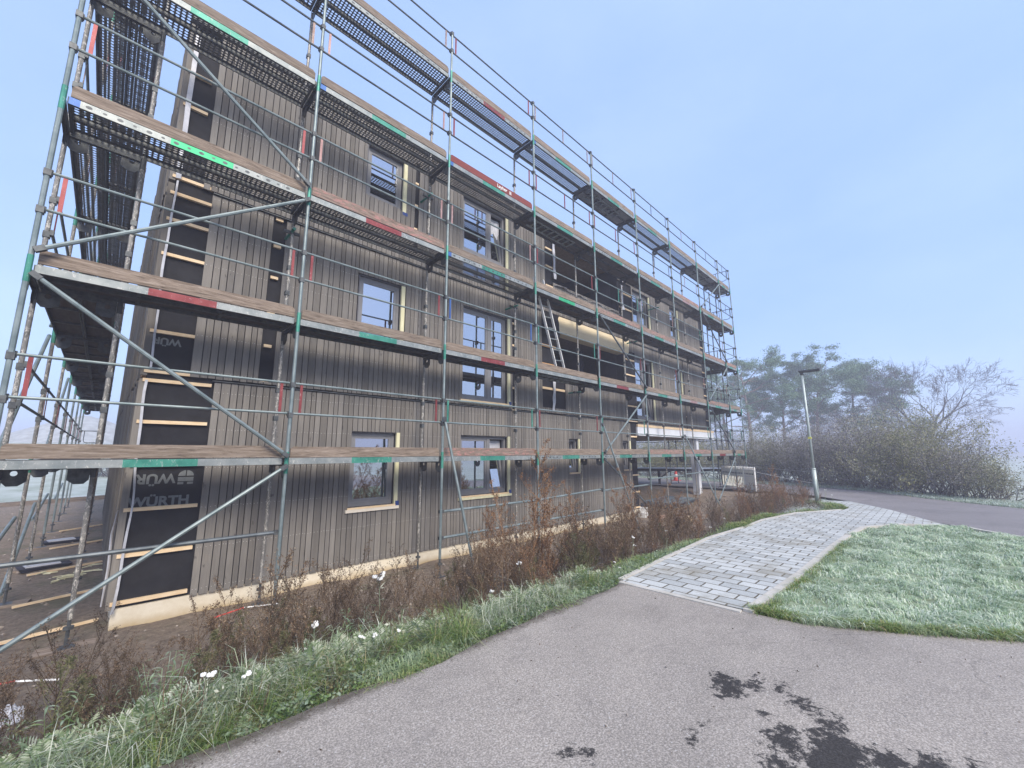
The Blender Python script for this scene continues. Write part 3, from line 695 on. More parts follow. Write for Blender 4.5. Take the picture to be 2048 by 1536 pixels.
front = thing("facade_scaffold", "steel scaffold with five plank levels standing along the long front of the building", "scaffold", (0,0,0))
COLR = ['green','green','green','rust','green','blue']
for k, x in enumerate(XS):
    gzo = float(gz(x, YO)); gzi = float(gz(x, YI))
    m = 'galv' if k not in (4,) else 'galv'
    obj("standard", standard_mesh(round(gzo,1), 8.93 if k else 8.93, 'galv', 'green'), front, (x, YO, 0))
    obj("standard", standard_mesh(round(gzi,1), 7.86, 'spatter' if k < 8 else 'galv_dark', 'dsteel'), front, (x, YI, 0))
    for z in DZ: obj("transom", transom_mesh(), front, (x, YO, z))
KIND = [  # level rows, bay columns: deck kind, edge stripe, holes in the edge, toe board
 [('S','green',0,'board'),('S','green',0,'board'),('S','green',0,'board_pink'),('S','green',1,'board'),('S','green',1,'board'),('S','green',0,'board_pink'),('S','green',0,'board_pink'),('S','red',0,'board'),('S','green',0,'board')],
 [('S','red',0,'board'),('S','green',0,'board'),('S','red',0,'board'),('H','alu',0,'board'),('S','red',0,'board'),('S','green',0,'board'),('S','faded',0,'board'),('S','green',0,'board_pink'),('S','green',0,'board')],
 [('P','green2',1,'board'),('P','red',0,'board_pink'),('P','green',1,'board'),('S','green2',0,'board'),('S','green',1,'board_pink'),('S','green',1,'board_pink'),('S','alu',0,'board'),('S','alu',0,'board_pink'),('S','green',0,'board_pink')],
 [('P','green',0,'board'),('P','green',0,'board'),('P','green',0,'board_red'),('H','green',0,'board'),('S','green',1,'board'),('S','green',1,'board'),('P','faded',0,'board_pink'),('S','green',0,'board'),('S','alu',0,'board')],
 [('P','alu',1,'board'),('P','alu',1,'board'),('P','red',1,'board'),('P','green',0,'board'),('G','green',0,'board'),('P','green',0,'board'),('P','alu',1,'board'),('G','alu',0,'board'),('G','green',0,'board')]]
RC = [['red','red','green','red','green','faded','green','green','green'],['red','red','blue','green','red','red','faded','faded','galv_dark'],
      ['red','faded','faded','red','green','faded','green','faded','galv_dark'],['rust','faded','red','red','red','galv_dark','rust','galv_dark','galv_dark'],
      ['rust','rust','red','rust','rust','galv_dark','rust','galv_dark','galv_dark']]
toe_layher = None
for l in range(5):
    for k in range(9):
        L = XS[k+1]-XS[k]; kd, st, ho, tb = KIND[l][k]
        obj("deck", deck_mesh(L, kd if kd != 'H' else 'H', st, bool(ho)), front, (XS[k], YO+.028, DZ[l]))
        t = obj("toe_board", toe_mesh(L, tb), front, (XS[k], YO+.030+.0, DZ[l]+.004+rng.uniform(0,.012)))
        if tb == 'board_red': t["label"] = "red toe board with white lettering"; toe_layher = t
        g = obj("guard_rail", rail_mesh(L, RC[l][k], l >= 3 and k >= 3 or (l == 2 and k == 4), 'galv' if l < 3 else 'galv_dark'), front, (XS[k], YO+.042, DZ[l]+.045))
tl = text_mesh("lettering", "Layher", .115, M['white'], toe_layher, (1.35, -.003, .04), (R(90),0,0), bold=.002)
mb = MB()
for i in range(3): mb.box(1.74+i*.022, 1.752+i*.022, -.004, -.001, .045, .105)
mb.box(1.73, 1.805, -.004, -.001, .03, .04); mb.build("emblem", M['white'], toe_layher)
# end guards with rounded loops at the right end
for z in DZ:
    b = MB(); y0, y1 = YO, YI
    b.tube([(0,y0,1.0),(0,y1,1.0)], .0165, 8)
    b.tube([(0,y0+.1,1.0),(0,y0+.1,.58),(0,y0+.14,.53),(0,y0+.2,.51),(0,y1-.2,.51),(0,y1-.14,.53),(0,y1-.1,.58),(0,y1-.1,1.0)], .0135, 8)
    b.build("end_guard", M['galv_dark'], front, loc=(XS[-1], 0, z+.045))
# braces in the outer plane and ledgers near the ground
def brace(a, b_, m='galv', name="brace"):
    q = MB(); q.tube([a, b_], .0242, 8); q.bar(a, Vector(a)+(Vector(b_)-Vector(a)).normalized()*.09, .055, .055, 1)
    q.bar(b_, Vector(b_)-(Vector(b_)-Vector(a)).normalized()*.09, .055, .055, 1); q.build(name, [M[m], M['dsteel']], front)
yb = YO-.055
Z = DZ
brace((XS[1],yb,Z[0]+.02),(XS[0]+.03,yb,Z[1]-.12)); brace((XS[1],yb,Z[0]-.10),(XS[0]-.05,yb,-2.0)); 
brace((XS[1],yb,Z[2]-.13),(XS[0]+.02,yb,Z[1]+.12)); brace((XS[1]-.02,yb,Z[2]+.09),(XS[0]+.1,yb,Z[3]-.1))
brace((XS[4],yb,Z[0]-.1),(XS[5]-.03,yb,-1.75),'galv_dark'); brace((XS[5],yb,Z[1]-.12),(XS[4]+.03,yb,Z[0]+.05)); brace((XS[4]+.03,yb,Z[2]-.1),(XS[5],yb,Z[1]+.08),'galv_dark')
brace((XS[7]+.03,yb,Z[1]-.12),(XS[8]-.02,yb,Z[0]+.06),'galv_dark'); brace((XS[8]-.02,yb,Z[2]-.12),(XS[7]+.03,yb,Z[1]+.1)); brace((XS[7]+.03,yb,Z[3]-.12),(XS[8]-.02,yb,Z[2]+.1),'galv_dark')
brace((XS[8]-.02,yb,Z[4]-.12),(XS[7]+.03,yb,Z[3]+.1)); brace((XS[8]-.02,yb,Z[0]-.12),(XS[7]+.2,yb,-1.85))
brace((XS[0]-.02,YO+.05,-1.03),(XS[1]+.02,YO+.05,-1.03),'galv_dark',"ledger")
for k in (2,3):
    for z in (-1.02,-1.47): brace((XS[k],YO+.05,z),(XS[k+1],YO+.05,z+(.08 if z > -1.2 and k == 3 else 0)),'galv',"ledger")
for k, z in ((4,-.98),(5,-.80),(6,-.75)): brace((XS[k],YO+.05,z),(XS[k+1],YO+.05,z+.02),'galv',"ledger")
# outriggers clamped at rail height and footed in front of the scaffold
for a, b_ in (((XS[2],YO-.04,.66),(4.78,5.80,-2.02)),((XS[4]+.0,YO-.04,.80),(10.35,5.75,-2.02)),((XS[6]+.03,YO-.04,.63),(15.1,5.30,-1.95))):
    brace(a, b_, 'galv', "outrigger")
# wall ties
for x, z in ((1.80,3.58),(4.35,5.42),(12.75,3.80),(9.4,1.7),(6.9,3.6),(14.6,5.5)):
    q = MB(); q.tube([(x,YI-.15,z),(x,BW+.02,z)], .0242, 8); q.tube([(x-.12,YI,z-.01),(x+.12,YI,z-.01)], .03, 8, 1); q.build("wall_tie", [M['green'], M['dsteel']], front)
parts_at(front, (XS[0], YO, -2.1))

side = thing("side_scaffold", "scaffold running back along the left end wall, its plank bays seen from below", "scaffold", (0,0,0))
XO, XI = -.755, -.05
YS = [6.97+HB*j for j in range(8)]
rz = R(90)
for j, y in enumerate(YS):
    if j: obj("standard", standard_mesh(-2.1, 8.9, 'spatter' if j < 3 else 'galv', 'green'), side, (XO, y, 0))
    obj("standard", standard_mesh(-2.1, 7.86, 'spatter' if j != 1 else 'rust', 'dsteel'), side, (XI, y, 0))
    for z in DZ:
        o = obj("transom", transom_mesh(), side, (XO, y, z)); o.rotation_euler = (0,0,-rz)
def side_piece(name, me, y, z, x):
    o = obj(name, me, side, (x, y, z)); o.rotation_euler = (0,0,rz); return o
for l in range(5):
    for j in range(7):
        kd = 'P' if l >= 2 else 'S'
        o = obj("deck", deck_mesh(HB, kd, 'green' if (j+l) % 3 else 'red'), side, (XI-.028-.0, YS[j], DZ[l]-.015)); o.rotation_euler = (0,0,rz)
        side_piece("toe_board", toe_mesh(HB, 'board'), YS[j], DZ[l]+.004, XO+.055)
        side_piece("guard_rail", rail_mesh(HB, 'red' if (j+l) % 2 else 'rust', False, 'galv'), YS[j], DZ[l]+.045, XO+.04)
for j, l in ((0,0),(1,1),(0,2),(2,0),(4,1),(3,3)):
    q = MB(); q.tube([(XO-.05,YS[j],DZ[l]+.05),(XO-.05,YS[j+1],DZ[l]+1.9)], .0242, 8); q.build("brace", M['galv'], side)
for j in (0,1,2,4):
    q = MB(); q.tube([(XO-.05,YS[j],-1.95 if j % 2 else -1.2),(XO-.05,YS[j+1],-.9)], .0242, 8); q.build("brace", M['galv'], side)
for l in (0,1,2):
    b = MB(); b.tube([(0,0,1.0),(.70,0,1.0)], .0165, 8)
    b.tube([(.12,0,1.0),(.12,0,.58),(.16,0,.53),(.22,0,.51),(.5,0,.51),(.56,0,.53),(.6,0,.58),(.6,0,1.0)], .0135, 8)
    b.build("end_guard", M['galv_dark'], side, loc=(XO, YS[-1], DZ[l]+.045))
parts_at(side, (XO, YS[0], -2.1))

rear = thing("end_scaffold", "scaffold frames with open guard rails standing around the far right end of the building", "scaffold", (0,0,0))
XA, XB = 20.63, 21.333
YR = [6.97+HB*j for j in range(4)]
for j, y in enumerate(YR):
    if j: obj("standard", standard_mesh(-1.9, 7.9 if j > 1 else 8.9, 'galv_dark', 'dsteel'), rear, (XB, y, 0))
    obj("standard", standard_mesh(-1.9, 7.86, 'galv_dark', 'dsteel'), rear, (XA, y+.06, 0))
    if j:
        for z in DZ[:4]:
            o = obj("transom", transom_mesh(), rear, (XB, y, z)); o.rotation_euler = (0,0,rz)
for j in range(3):
    for l in range(4):
        o = obj("guard_rail", rail_mesh(HB, 'rust', False, 'galv_dark'), rear, (XB-.04, YR[j], DZ[l]+.045)); o.rotation_euler = (0,0,rz)
        if l in (1,2) : 
            o = obj("deck", deck_mesh(HB, 'S', 'green'), rear, (XB-.028, YR[j], DZ[l]-.02)); o.rotation_euler = (0,0,rz)
o = obj("toe_board", toe_mesh(HB, 'board_red'), rear, (XA, YR[2], DZ[4]+.0)); o.rotation_euler = (0,0,R(70)); o["label"] = "red toe board at the top"
parts_at(rear, (XA, YR[0], -1.9))

# ------------------------------------------------------------------ ladder leaning between the second and third decks
lad = thing("ladder", "aluminium ladder leaning between two scaffold decks near the loggia", "ladder", (0,0,0))
A, B_ = Vector((8.50,6.62,1.96)), Vector((7.62,6.62,4.42)); d_ = (B_-A).normalized(); off = Vector((-.33, 0, -.02))
for s in (0, 1):
    q = MB(); q.bar(A+off*s, B_+off*s, .022, .062, 0, (0,1,0)); q.build("rail", M['white'], lad)
for i in range(9):
    p = A.lerp(B_, .06+i*.11); q = MB(); q.tube([p, p+off], .014, 6); q.build("rung", M['alu'], lad)
parts_at(lad, A)

# ------------------------------------------------------------------ street lamp, ropes, barriers, cone and site goods
lx, ly = 16.30, 2.86; lz0 = -1.60
lamp = thing("street_lamp", "slim grey street lamp with flat head beside the paved path", "street lamp", (lx, ly, lz0))
q = MB(); q.tube([(0,0,0),(0,0,1.05)], .062, 14); q.tube([(0,0,1.05),(0,0,1.10)], [.062,.045], 14); q.tube([(0,0,1.10),(0,0,4.20)], [.043,.036], 14); q.tube([(0,0,1.06),(0,0,1.09)], .066, 14)
q.build("pole", simple("pale_green_galvanised", (.34,.40,.38), (.46,.52,.50), 6, .5, .2), lamp, smooth=True)
q = MB(); q.box(-.07,.07,-.50,.08,4.235,4.275); q.prism([(-.07,-.50,4.235),(-.05,-.46,4.20),(-.05,.06,4.20),(-.07,.08,4.235)], (.12,0,0)); q.tube([(0,0,4.12),(0,0,4.21)], .05, 12)
q.build("lamp_head", M['dsteel'], lamp)
q = MB(); q.box(-.044,.044,-.044,.044,2.02,2.09); q.build("number_band", simple("yellow_band", (.6,.6,.12)), lamp)
q = MB(); q.box(-.035,.035,-.068,-.058,.35,.75); q.build("service_door", simple("lamp_door", (.30,.36,.34)), lamp)
def rope(name, a, b_, sag, r, mat, label):
    a, b_ = Vector(a), Vector(b_); q = MB(); q.tube([a.lerp(b_, t)-Vector((0,0,sag*4*t*(1-t))) for t in np.linspace(0, 1, 16)], r, 6)
    tag(q.build(name, mat), label, "rope")
rope("barrier_rope", (lx-.05, ly, -.98), (19.0, 5.45, -.74), .02, .009, M['white'], "white rope stretched from the street lamp to the barrier panels")
rope("guy_rope", (lx-.05, ly, -.62), (19.8, 7.0, -.45), .03, .005, M['foil'], "thin upper line from the street lamp towards the scaffold")

M['barrier'] = simple("yellowed_barrier_plastic", (.76,.75,.64), (.84,.83,.74), 5, .6)
def barrier(loc, rz, L, label, solid):
    t = thing("picket_barrier", label, "barrier", loc, rz, "white plastic barrier panels near the road")
    q = MB(); q.box(0, L, -.02, .02, .86, .90); q.box(0, .05, -.025, .025, .05, 1.0); q.box(L-.05, L, -.025, .025, .05, 1.0); q.box(0, L, -.02, .02, .10, .14)
    q.box(0, L, -.02, .02, .60, .64)
    n = int(L/.11)
    for i in range(1, n): q.box(i*L/n-.012, i*L/n+.012, -.012, .012, .14, .60)
    q.build("frame", M['barrier'] if not solid else M['white'], t)
    q = MB(); q.box(.05, L-.05, -.012, .012, .64, .86); 
    if solid: q.box(.05, L-.05, -.010, .010, .14, .60)
    q.build("board", M['barrier'], t)
    q = MB()
    for i in range(n):
        x = (i+.5)*L/n; q.lathe([(.0,.905),(.022,.905),(.022,.935),(.04,.95),(.04,.985),(.02,1.0),(0,1.0)], (x,0,0), 8)
    q.build("knobs", M['white'], t)
    q = MB()
    for i in range(n):
        x = (i+.5)*L/n; q.box(x-.03, x+.03, -.016, -.0125, .69, .75); 
    q.build("slot_row", M['interior'], t)["kind"] = "stuff"
    q = MB(); q.box(.15,.35,-.22,.22,0,.08); q.box(L-.35,L-.15,-.22,.22,0,.08); q.build("foot", M['dsteel'], t)
barrier((20.74,7.17,-1.60), math.atan2(-1.27,-1.14), 1.70, "white picket barrier panel with dark slots, left one by the road", False)
barrier((19.58,5.88,-1.60), math.atan2(-.54,-.54), .80, "white closed barrier panel at the right end of the row", True)
cone = thing("traffic_cone", "orange and white traffic cone standing on the road behind the scaffold", "traffic cone", (23.2,10.5,-1.55))
q = MB(); q.box(-.2,.2,-.2,.2,0,.03); q.lathe([(.14,.03),(.115,.2)], n=16); q.lathe([(.085,.36),(.06,.52)], n=16); q.lathe([(.03,.68),(.02,.74),(0,.74)], n=16); q.build("cone_body", M['red_plain'], cone)
q = MB(); q.lathe([(.115,.2),(.085,.36)], n=16); q.lathe([(.06,.52),(.03,.68)], n=16); q.build("band", M['white'], cone)

tbl = thing("trestle_table", "long low metal topped trestle standing behind the carport", "table", (20.0,9.3,-1.9))
q = MB(); 
pa, pb = Vector((-1.0,2.6,1.13)), Vector((1.9,-1.9,1.13)); q.bar(pa, pb, .7, .04); q.build("top", simple("pale_blue_sheet", (.30,.36,.46), (.38,.44,.55), 3, .4), tbl)
q = MB(); q.bar(pa-Vector((0,0,.09)), pb-Vector((0,0,.09)), .5, .10); q.build("beam", M['interior'], tbl)
for t_ in (.42,.97,.04):
    p = pa.lerp(pb, t_); q = MB(); q.bar(p-Vector((0,0,.14)), (p.x,p.y,0), .09, .09); q.bar(p-Vector((0,0,.5)), p+Vector((.3,-.42,-.14)), .05, .05); q.build("leg", M['interior'], tbl)
fence = thing("site_fence", "low dark railing along the road behind the carport", "fence", (22.6,9,-1.6))
pts = [Vector((-.2,5.5,0)),Vector((.6,3.2,0)),Vector((1.0,1.0,0)),Vector((.9,-1.2,0)),Vector((1.2,-3.0,0))]
for p in pts:
    q = MB(); q.tube([p, p+Vector((0,0,.95))], .02, 6); q.build("post", M['dsteel'], fence)
q = MB()
for z in (.5,.95): q.tube([p+Vector((0,0,z)) for p in pts], .018, 6)
q.build("rail", M['dsteel'], fence)

pile = thing("steel_grating_stack", "stack of long dark steel bars lying flat under the open corner", "steel stack", (15.3,7.0,float(gz(15.5,7.4))))
q = MB(); rr = random.Random(5)
for lay in range(3):
    for i in range(11):
        y = .15+i*.13+rr.uniform(-.02,.02); q.tube([(rr.uniform(0,.15), y-.05*lay, .06+lay*.075),(3.1+rr.uniform(-.15,.1), y+.25-.05*lay, .06+lay*.075)], .026, 7, 0 if (i+lay) % 3 else 1)
q.build("bars", [simple("blue_grey_steel", (.07,.10,.13), (.13,.17,.20), 6, .45, .4), M['galv']], pile)
q = MB(); q.box(.3,.42,0,1.7,-.06,.03); q.box(2.5,2.62,.2,1.9,-.06,.03); q.build("support_timber", M['pine_wood'], pile)
M['brick'] = simple("pale_red_brick", (.45,.27,.20), (.58,.42,.34), 12, .85, rnd=True)
bk = MB(); bk.box(-.12,.12,-.057,.057,0,.071); bme = bk.mesh("brick", M['brick'])
bm_ = MB(); bm_.box(-.12,.12,-.115,.115,0,.16); bm_.box(-.09,.09,-.116,.116,.03,.13,1); bwe = bm_.mesh("block", [M['white'], M['concrete']])
i = 0
for x, y, z, a in ((12.75,6.6,0,.2),(13.02,6.55,0,.1),(13.35,6.62,0,-.2),(12.9,6.75,0,1.2),(12.85,6.60,.072,.3),(13.25,6.85,0,.8),(13.6,6.5,0,1.4)):
    o = bpy.data.objects.new("brick", bme); COL.objects.link(o); o.location = (x, y, float(gz(x,y))+z); o.rotation_euler = (0,0,a)
    tag(o, "loose pale red brick lying at the plinth corner under the scaffold", "brick", "loose bricks at the plinth corner")
for x, y, z, a, lb in ((12.95,7.05,0,.1,"white building block at the corner, lower one"),(12.98,7.03,.163,.35,"white building block resting on top of another at the corner")):
    o = bpy.data.objects.new("building_block", bwe); COL.objects.link(o); o.location = (x, y, float(gz(x,y))+z); o.rotation_euler = (0,0,a); tag(o, lb, "block")
q = MB(); q.box(-.28,.28,-.1,.1,0,.12); o = q.build("timber_block", M['pine_wood']); o.location = (13.4,5.75,float(gz(13.4,5.75))); o.rotation_euler = (0,0,.5); tag(o, "pale timber offcut on the ground in front of the steel stack", "timber block")
# left yard
q = MB(); q.box(0,5.2,-.06,.06,0,.18); o = q.build("timber_plank", M['board']); o.location = (-4.4,26.4,-2.1); o.rotation_euler = (0,0,R(24)); tag(o, "long pale timber plank on edge at the far end of the yard", "plank")
for i, (x0, y, x1, y1) in enumerate(((-.65,9.2,.25,9.5),(-.7,11.4,.25,11.8),(-.6,14.2,.25,14.7),(-.6,17.2,.25,17.9),(-1.6,7.35,.2,7.75))):
    q = MB(); q.bar((0,0,.02),(x1-x0,y1-y,.025),.035,.03); o = q.build("timber_lath", M['pine_wood']); o.location = (x0, y, float(gz(x0,y))+.01)
    tag(o, "thin pale lath on the soil of the left yard, %s" % ("second nearest","third nearest","fourth nearest","farthest one","nearest one")[i], "lath", "laths lying in the left yard")
for i, (x, y) in enumerate([(XO, y) for y in YS[1:6]] + [(XI, y) for y in YS[:4]]):
    q = MB(); q.box(-.24,.24,-.12,.12,0,.045); o = q.build("sole_board", M['board']); o.location = (x, y, -2.125); o.rotation_euler = (0,0,random.uniform(-.3,.3))
    tag(o, "wooden sole board under a standard of the left scaffold", "sole board", "sole boards under the left scaffold")
for (x, y, lb) in ((-.55,12.1,"dark plastic tray on the soil between scaffold feet, nearer one"),(-.45,15.2,"dark plastic tray with grey sheets on top, farther one")):
    t = thing("plastic_tray", lb, "tray", (x, y, -2.1), .2)
    q = MB(); q.hexa([(-.3,-.2,0),(.3,-.2,0),(.3,.2,0),(-.3,.2,0),(-.34,-.24,.06),(.34,-.24,.06),(.34,.24,.06),(-.34,.24,.06)]); q.build("tub", M['interior'], t)
    q = MB(); q.box(-.25,.20,-.15,.15,.062,.08); q.build("sheet", M['foil'], t)
q = MB(); rr = random.Random(11)
for i in range(9):
    p = Vector((rr.uniform(-.5,.4), rr.uniform(-.3,.3), .02)); pts = [p]
    for s in range(6): pts.append(pts[-1]+Vector((rr.uniform(-.2,.25), rr.uniform(-.15,.15), rr.uniform(-.01,.02))))
    for p in pts: p.z = max(p.z, .012)
    q.tube(pts, .009, 5)
o = q.build("packing_straps", M['cream']); o.location = (.05,11.0,-2.09); tag(o, "tangle of pale packing straps on the soil by the end wall", "straps")
def crumple(name, loc, sx, sy, h, mat, label, cat, seed):
    rr = np.random.default_rng(seed); n = 16; b = MB(); V = []
    for i in range(n):
        for j in range(n):
            u, v = i/(n-1)*2-1, j/(n-1)*2-1; e = max(0, 1-max(abs(u), abs(v))**3)
            V.append((u*sx*(1+rr.normal(0,.03)), v*sy*(1+rr.normal(0,.05)), max(.004, h*e*(.45+.55*rr.random()))))
    F = [(i*n+j, (i+1)*n+j, (i+1)*n+j+1, i*n+j+1) for i in range(n-1) for j in range(n-1)]
    b.add(V, F); o = b.build(name, mat); o.location = loc; tag(o, label, cat); return o
crumple("plastic_sheet", (-.36,5.5,float(gz(-.36,5.5))), .16,.12,.12, M['foil'], "crumpled grey plastic sheet among the weeds at the left edge", "plastic sheet", 3)
def tape(pts, label):
    b = MB(); k = 0
    for a, c in zip(pts[:-1], pts[1:]):
        a, c = Vector(a), Vector(c); n = max(1, int((c-a).length/.22))
        for i in range(n):
            s, e = a.lerp(c, i/n), a.lerp(c, (i+1)/n); s.z = float(gz(s.x, s.y))+.04+.02*math.sin(k*1.9); e.z = float(gz(e.x, e.y))+.04+.02*math.sin((k+1)*1.9)
            b.add([s, e, e+Vector((0,.014,.010)), s+Vector((0,.014,.010))], [(0,1,2,3)], k % 2); k += 1
    o = b.build("barrier_tape", [M['red_plain'], M['white']]); o.modifiers.new("thickness",'SOLIDIFY').thickness = .002; tag(o, label, "tape")
tape([(-.62,6.3,0),(-.05,6.0,0)], "red and white tape lying on the soil at the left edge")
tape([(1.25,6.72,0),(1.6,6.80,0),(2.0,6.74,0)], "red and white tape lying along the foot of the plinth")

# ------------------------------------------------------------------ vegetation
def leafmat(name, stops, rough=.8, trans=.35, rnd=True, frost=None):
    m, nt, bs = newmat(name); bs.inputs["Roughness"].default_value = rough
    g = N(nt, "ShaderNodeNewGeometry"); col = ramp(nt, g.outputs["Random Per Island"], stops)
    oi = N(nt, "ShaderNodeObjectInfo")
    col = mixc(nt, .35, col, ramp(nt, oi.outputs["Random"], [(0,(.7,.68,.66)),(1,(1.25,1.22,1.15))]), 'MULTIPLY')
    if frost:
        f = noise(nt, frost[1], 3, .6); col = mixc(nt, ramp(nt, f, [(.45,0.0),(.62,frost[2])]), col, frost[0])
    nt.links.new(col, bs.inputs["Base Color"])
    tl = N(nt, "ShaderNodeBsdfTranslucent"); nt.links.new(col, tl.inputs[0]); mx = N(nt, "ShaderNodeMixShader"); mx.inputs[0].default_value = trans
    nt.links.new(bs.outputs[0], mx.inputs[1]); nt.links.new(tl.outputs[0], mx.inputs[2]); nt.links.new(mx.outputs[0], nt.nodes["Material Output"].inputs[0]); return m
M['weed'] = leafmat("dry_brown_weed", [(0,(.080,.050,.030)),(.5,(.18,.115,.068)),(.8,(.30,.21,.13)),(1,(.42,.33,.23))])
M['weed_dark'] = leafmat("dark_dead_weed", [(0,(.048,.032,.020)),(.5,(.105,.070,.044)),(1,(.22,.165,.115))])
M['weed_red'] = leafmat("rusty_weed", [(0,(.16,.078,.036)),(.5,(.28,.150,.072)),(1,(.44,.29,.17))])
M['weed_olive'] = leafmat("fading_green_weed", [(0,(.09,.10,.04)),(.5,(.16,.16,.07)),(1,(.27,.25,.13))])
M['silver'] = leafmat("frosted_silver_green_leaf", [(0,(.12,.19,.08)),(.35,(.26,.34,.20)),(.7,(.46,.52,.38)),(1,(.70,.72,.62))])
M['leaf'] = leafmat("green_leaf", [(0,(.055,.11,.03)),(.5,(.11,.19,.055)),(1,(.24,.32,.13))], frost=((.42,.50,.42), 9, .7))
M['blade'] = leafmat("green_grass_blade", [(0,(.08,.15,.03)),(.5,(.19,.29,.07)),(.85,(.34,.38,.13)),(1,(.45,.36,.20))], frost=((.42,.52,.38), 2.2, .6))
M['lawn'] = leafmat("frosted_lawn_blade", [(0,(.18,.28,.14)),(.2,(.34,.47,.30)),(.5,(.55,.66,.51)),(1,(.82,.86,.76))], frost=((.20,.33,.16), 3.2, .35))
M['verge'] = leafmat("frosted_verge_blade", [(0,(.26,.34,.24)),(.5,(.42,.50,.43)),(1,(.66,.72,.68))])
M['flower'] = simple("white_flower_head", (.80,.80,.78), (.66,.66,.62), 60, .8)
M['bark'] = simple("frosted_bark", (.05,.045,.042), (.10,.09,.086), 4, .9, stretch=(1,1,.3))
M['twig_dark'] = leafmat("dark_twig", [(0,(.04,.036,.036)),(.6,(.08,.072,.072)),(1,(.16,.15,.15))])
M['pinebark'] = simple("pine_bark", (.13,.085,.065), (.22,.15,.12), 3, .9, stretch=(1,1,.3))
M['needle'] = leafmat("pine_needle", [(0,(.05,.10,.05)),(.5,(.13,.22,.12)),(1,(.30,.42,.27))])
M['twig'] = leafmat("frosted_twig", [(0,(.09,.082,.082)),(.5,(.19,.18,.19)),(1,(.38,.37,.40))])
M['bleaf_o'] = leafmat("olive_bush_leaf", [(0,(.12,.135,.07)),(.5,(.26,.27,.16)),(1,(.46,.44,.32))])
M['bleaf_b'] = leafmat("brown_bush_leaf", [(0,(.14,.13,.115)),(.5,(.29,.275,.25)),(1,(.50,.48,.47))])
M['bleaf_g'] = leafmat("yellow_green_bush_leaf", [(0,(.13,.15,.06)),(.5,(.26,.27,.12)),(1,(.42,.39,.22))])

def quads(C, A, B_):
    """C centres, A half length vectors, B_ half width vectors -> leaf shaped quads"""
    n = len(C); V = np.stack([C-A, C+B_-A*.1, C+A, C-B_-A*.1], 1).reshape(-1, 3)
    return V, np.arange(n*4).reshape(n, 4)
def rdir(n, rg, zmin=-1, zmax=1):
    z = rg.uniform(zmin, zmax, n); t = rg.uniform(0, 2*np.pi, n); r = np.sqrt(np.maximum(0, 1-z*z)); return np.stack([r*np.cos(t), r*np.sin(t), z], 1)
def leafcloud(mb, C, L, Wd, rg, m, droop=0, zmin=-1, zmax=1):
    n = len(C); D = rdir(n, rg, zmin, zmax); D[:,2] -= droop; D /= np.linalg.norm(D, axis=1)[:,None]
    S = np.cross(D, rdir(n, rg)); S /= np.linalg.norm(S, axis=1)[:,None]+1e-9
    l = (L*rg.uniform(.6,1.4,n))[:,None]; V, F = quads(C+D*l, D*l, S*(Wd*rg.uniform(.6,1.3,n))[:,None]); mb.add(V, F, m)
def blades(P, H, Wd, lean, rg, azim=None):
    n = len(P); az = rg.uniform(0, 2*np.pi, n) if azim is None else azim
    side = np.stack([-np.sin(az), np.cos(az), np.zeros(n)], 1); fw = np.stack([np.cos(az), np.sin(az), np.zeros(n)], 1)
    H = H[:,None]; lean = lean[:,None]; up = np.array([0,0,1.])
    s = side*(Wd[:,None] if hasattr(Wd, '__len__') else Wd)
    m1 = P + fw*lean*H*.35 + up*H*.62; tip = P + fw*lean*H + up*H*(1-.35*lean)
    V = np.stack([P-s, P+s, m1+s*.75, m1-s*.75, tip], 1).reshape(-1, 3)
    b = np.arange(n)*5
    return V, np.stack([b, b+1, b+2, b+3], 1), np.stack([b+3, b+2, b+4], 1)
def inpoly(x, y, poly):
    inside = np.zeros(len(x), bool); k = len(poly)
    for i in range(k):
        x1, y1 = poly[i]; x2, y2 = poly[(i+1) % k]
        c = ((y1 > y) != (y2 > y)); xx = (x2-x1)*(y-y1)/((y2-y1) if y2 != y1 else 1e-9)+x1
        inside ^= c & (x < xx)
    return inside
def vnoise(x, y, s, seed=0):
    o = np.random.default_rng(seed).uniform(0, 100, 4)
    return (np.sin(x*s+o[0]+1.7*np.sin(y*s*.8+o[1])) + np.sin(y*s*1.3+o[2]+1.3*np.sin(x*s*.9+o[3])))/2
def grass_obj(name, P, H, Wd, lean, mat, label, cat="grass", kind='stuff', az=None, rg=rng):
    mb = MB(); V, F4, F3 = blades(P, H, Wd, lean, rg, az); mb.add(V, F4); mb.n -= len(V)
    mb.f.append((F3 + mb.n, 0)); mb.n += len(V)
    o = mb.build(name, mat); return tag(o, label, cat, None, kind)

# lawn under frost
lawn = [(4.77,1.44),(6.54,1.38),(8.82,1.36),(10.17,1.32),(11.45,1.2),(12.4,.64),(12.8,.02),(12.5,-.40),(11.9,-1.0),(10.4,-2.95),(9.2,-4.3),(7.2,-2.2),(5.66,-.30),(5.17,.43),(4.80,1.06)]
b = MB(); b.prism([(x, y, -1.72) for x, y in lawn], (0,0,.16)); lo = struct(b.build("lawn_ground", simple("frosted_turf", (.14,.17,.09), (.26,.32,.22), 5, .95, bmp=.4)))
n = 300000; x = 4.7+ (13-4.7)*rng.random(n)**1.25; y = rng.uniform(-4.4,1.5,n); k = inpoly(x, y, lawn); x, y = x[k], y[k]
cl = vnoise(x, y, 5.5, 1)*.5+vnoise(x, y, 13, 2)*.35+vnoise(x,y,28,4)*.25; k = rng.random(len(x)) < .50+.9*cl; x, y, cl = x[k], y[k], cl[k]
H = (.035+.055*np.clip(cl+.45,0,1.4))*rng.uniform(.6,1.4,len(x)); az = rng.normal(-.6, .9, len(x))+2.2*vnoise(x,y,4,77)
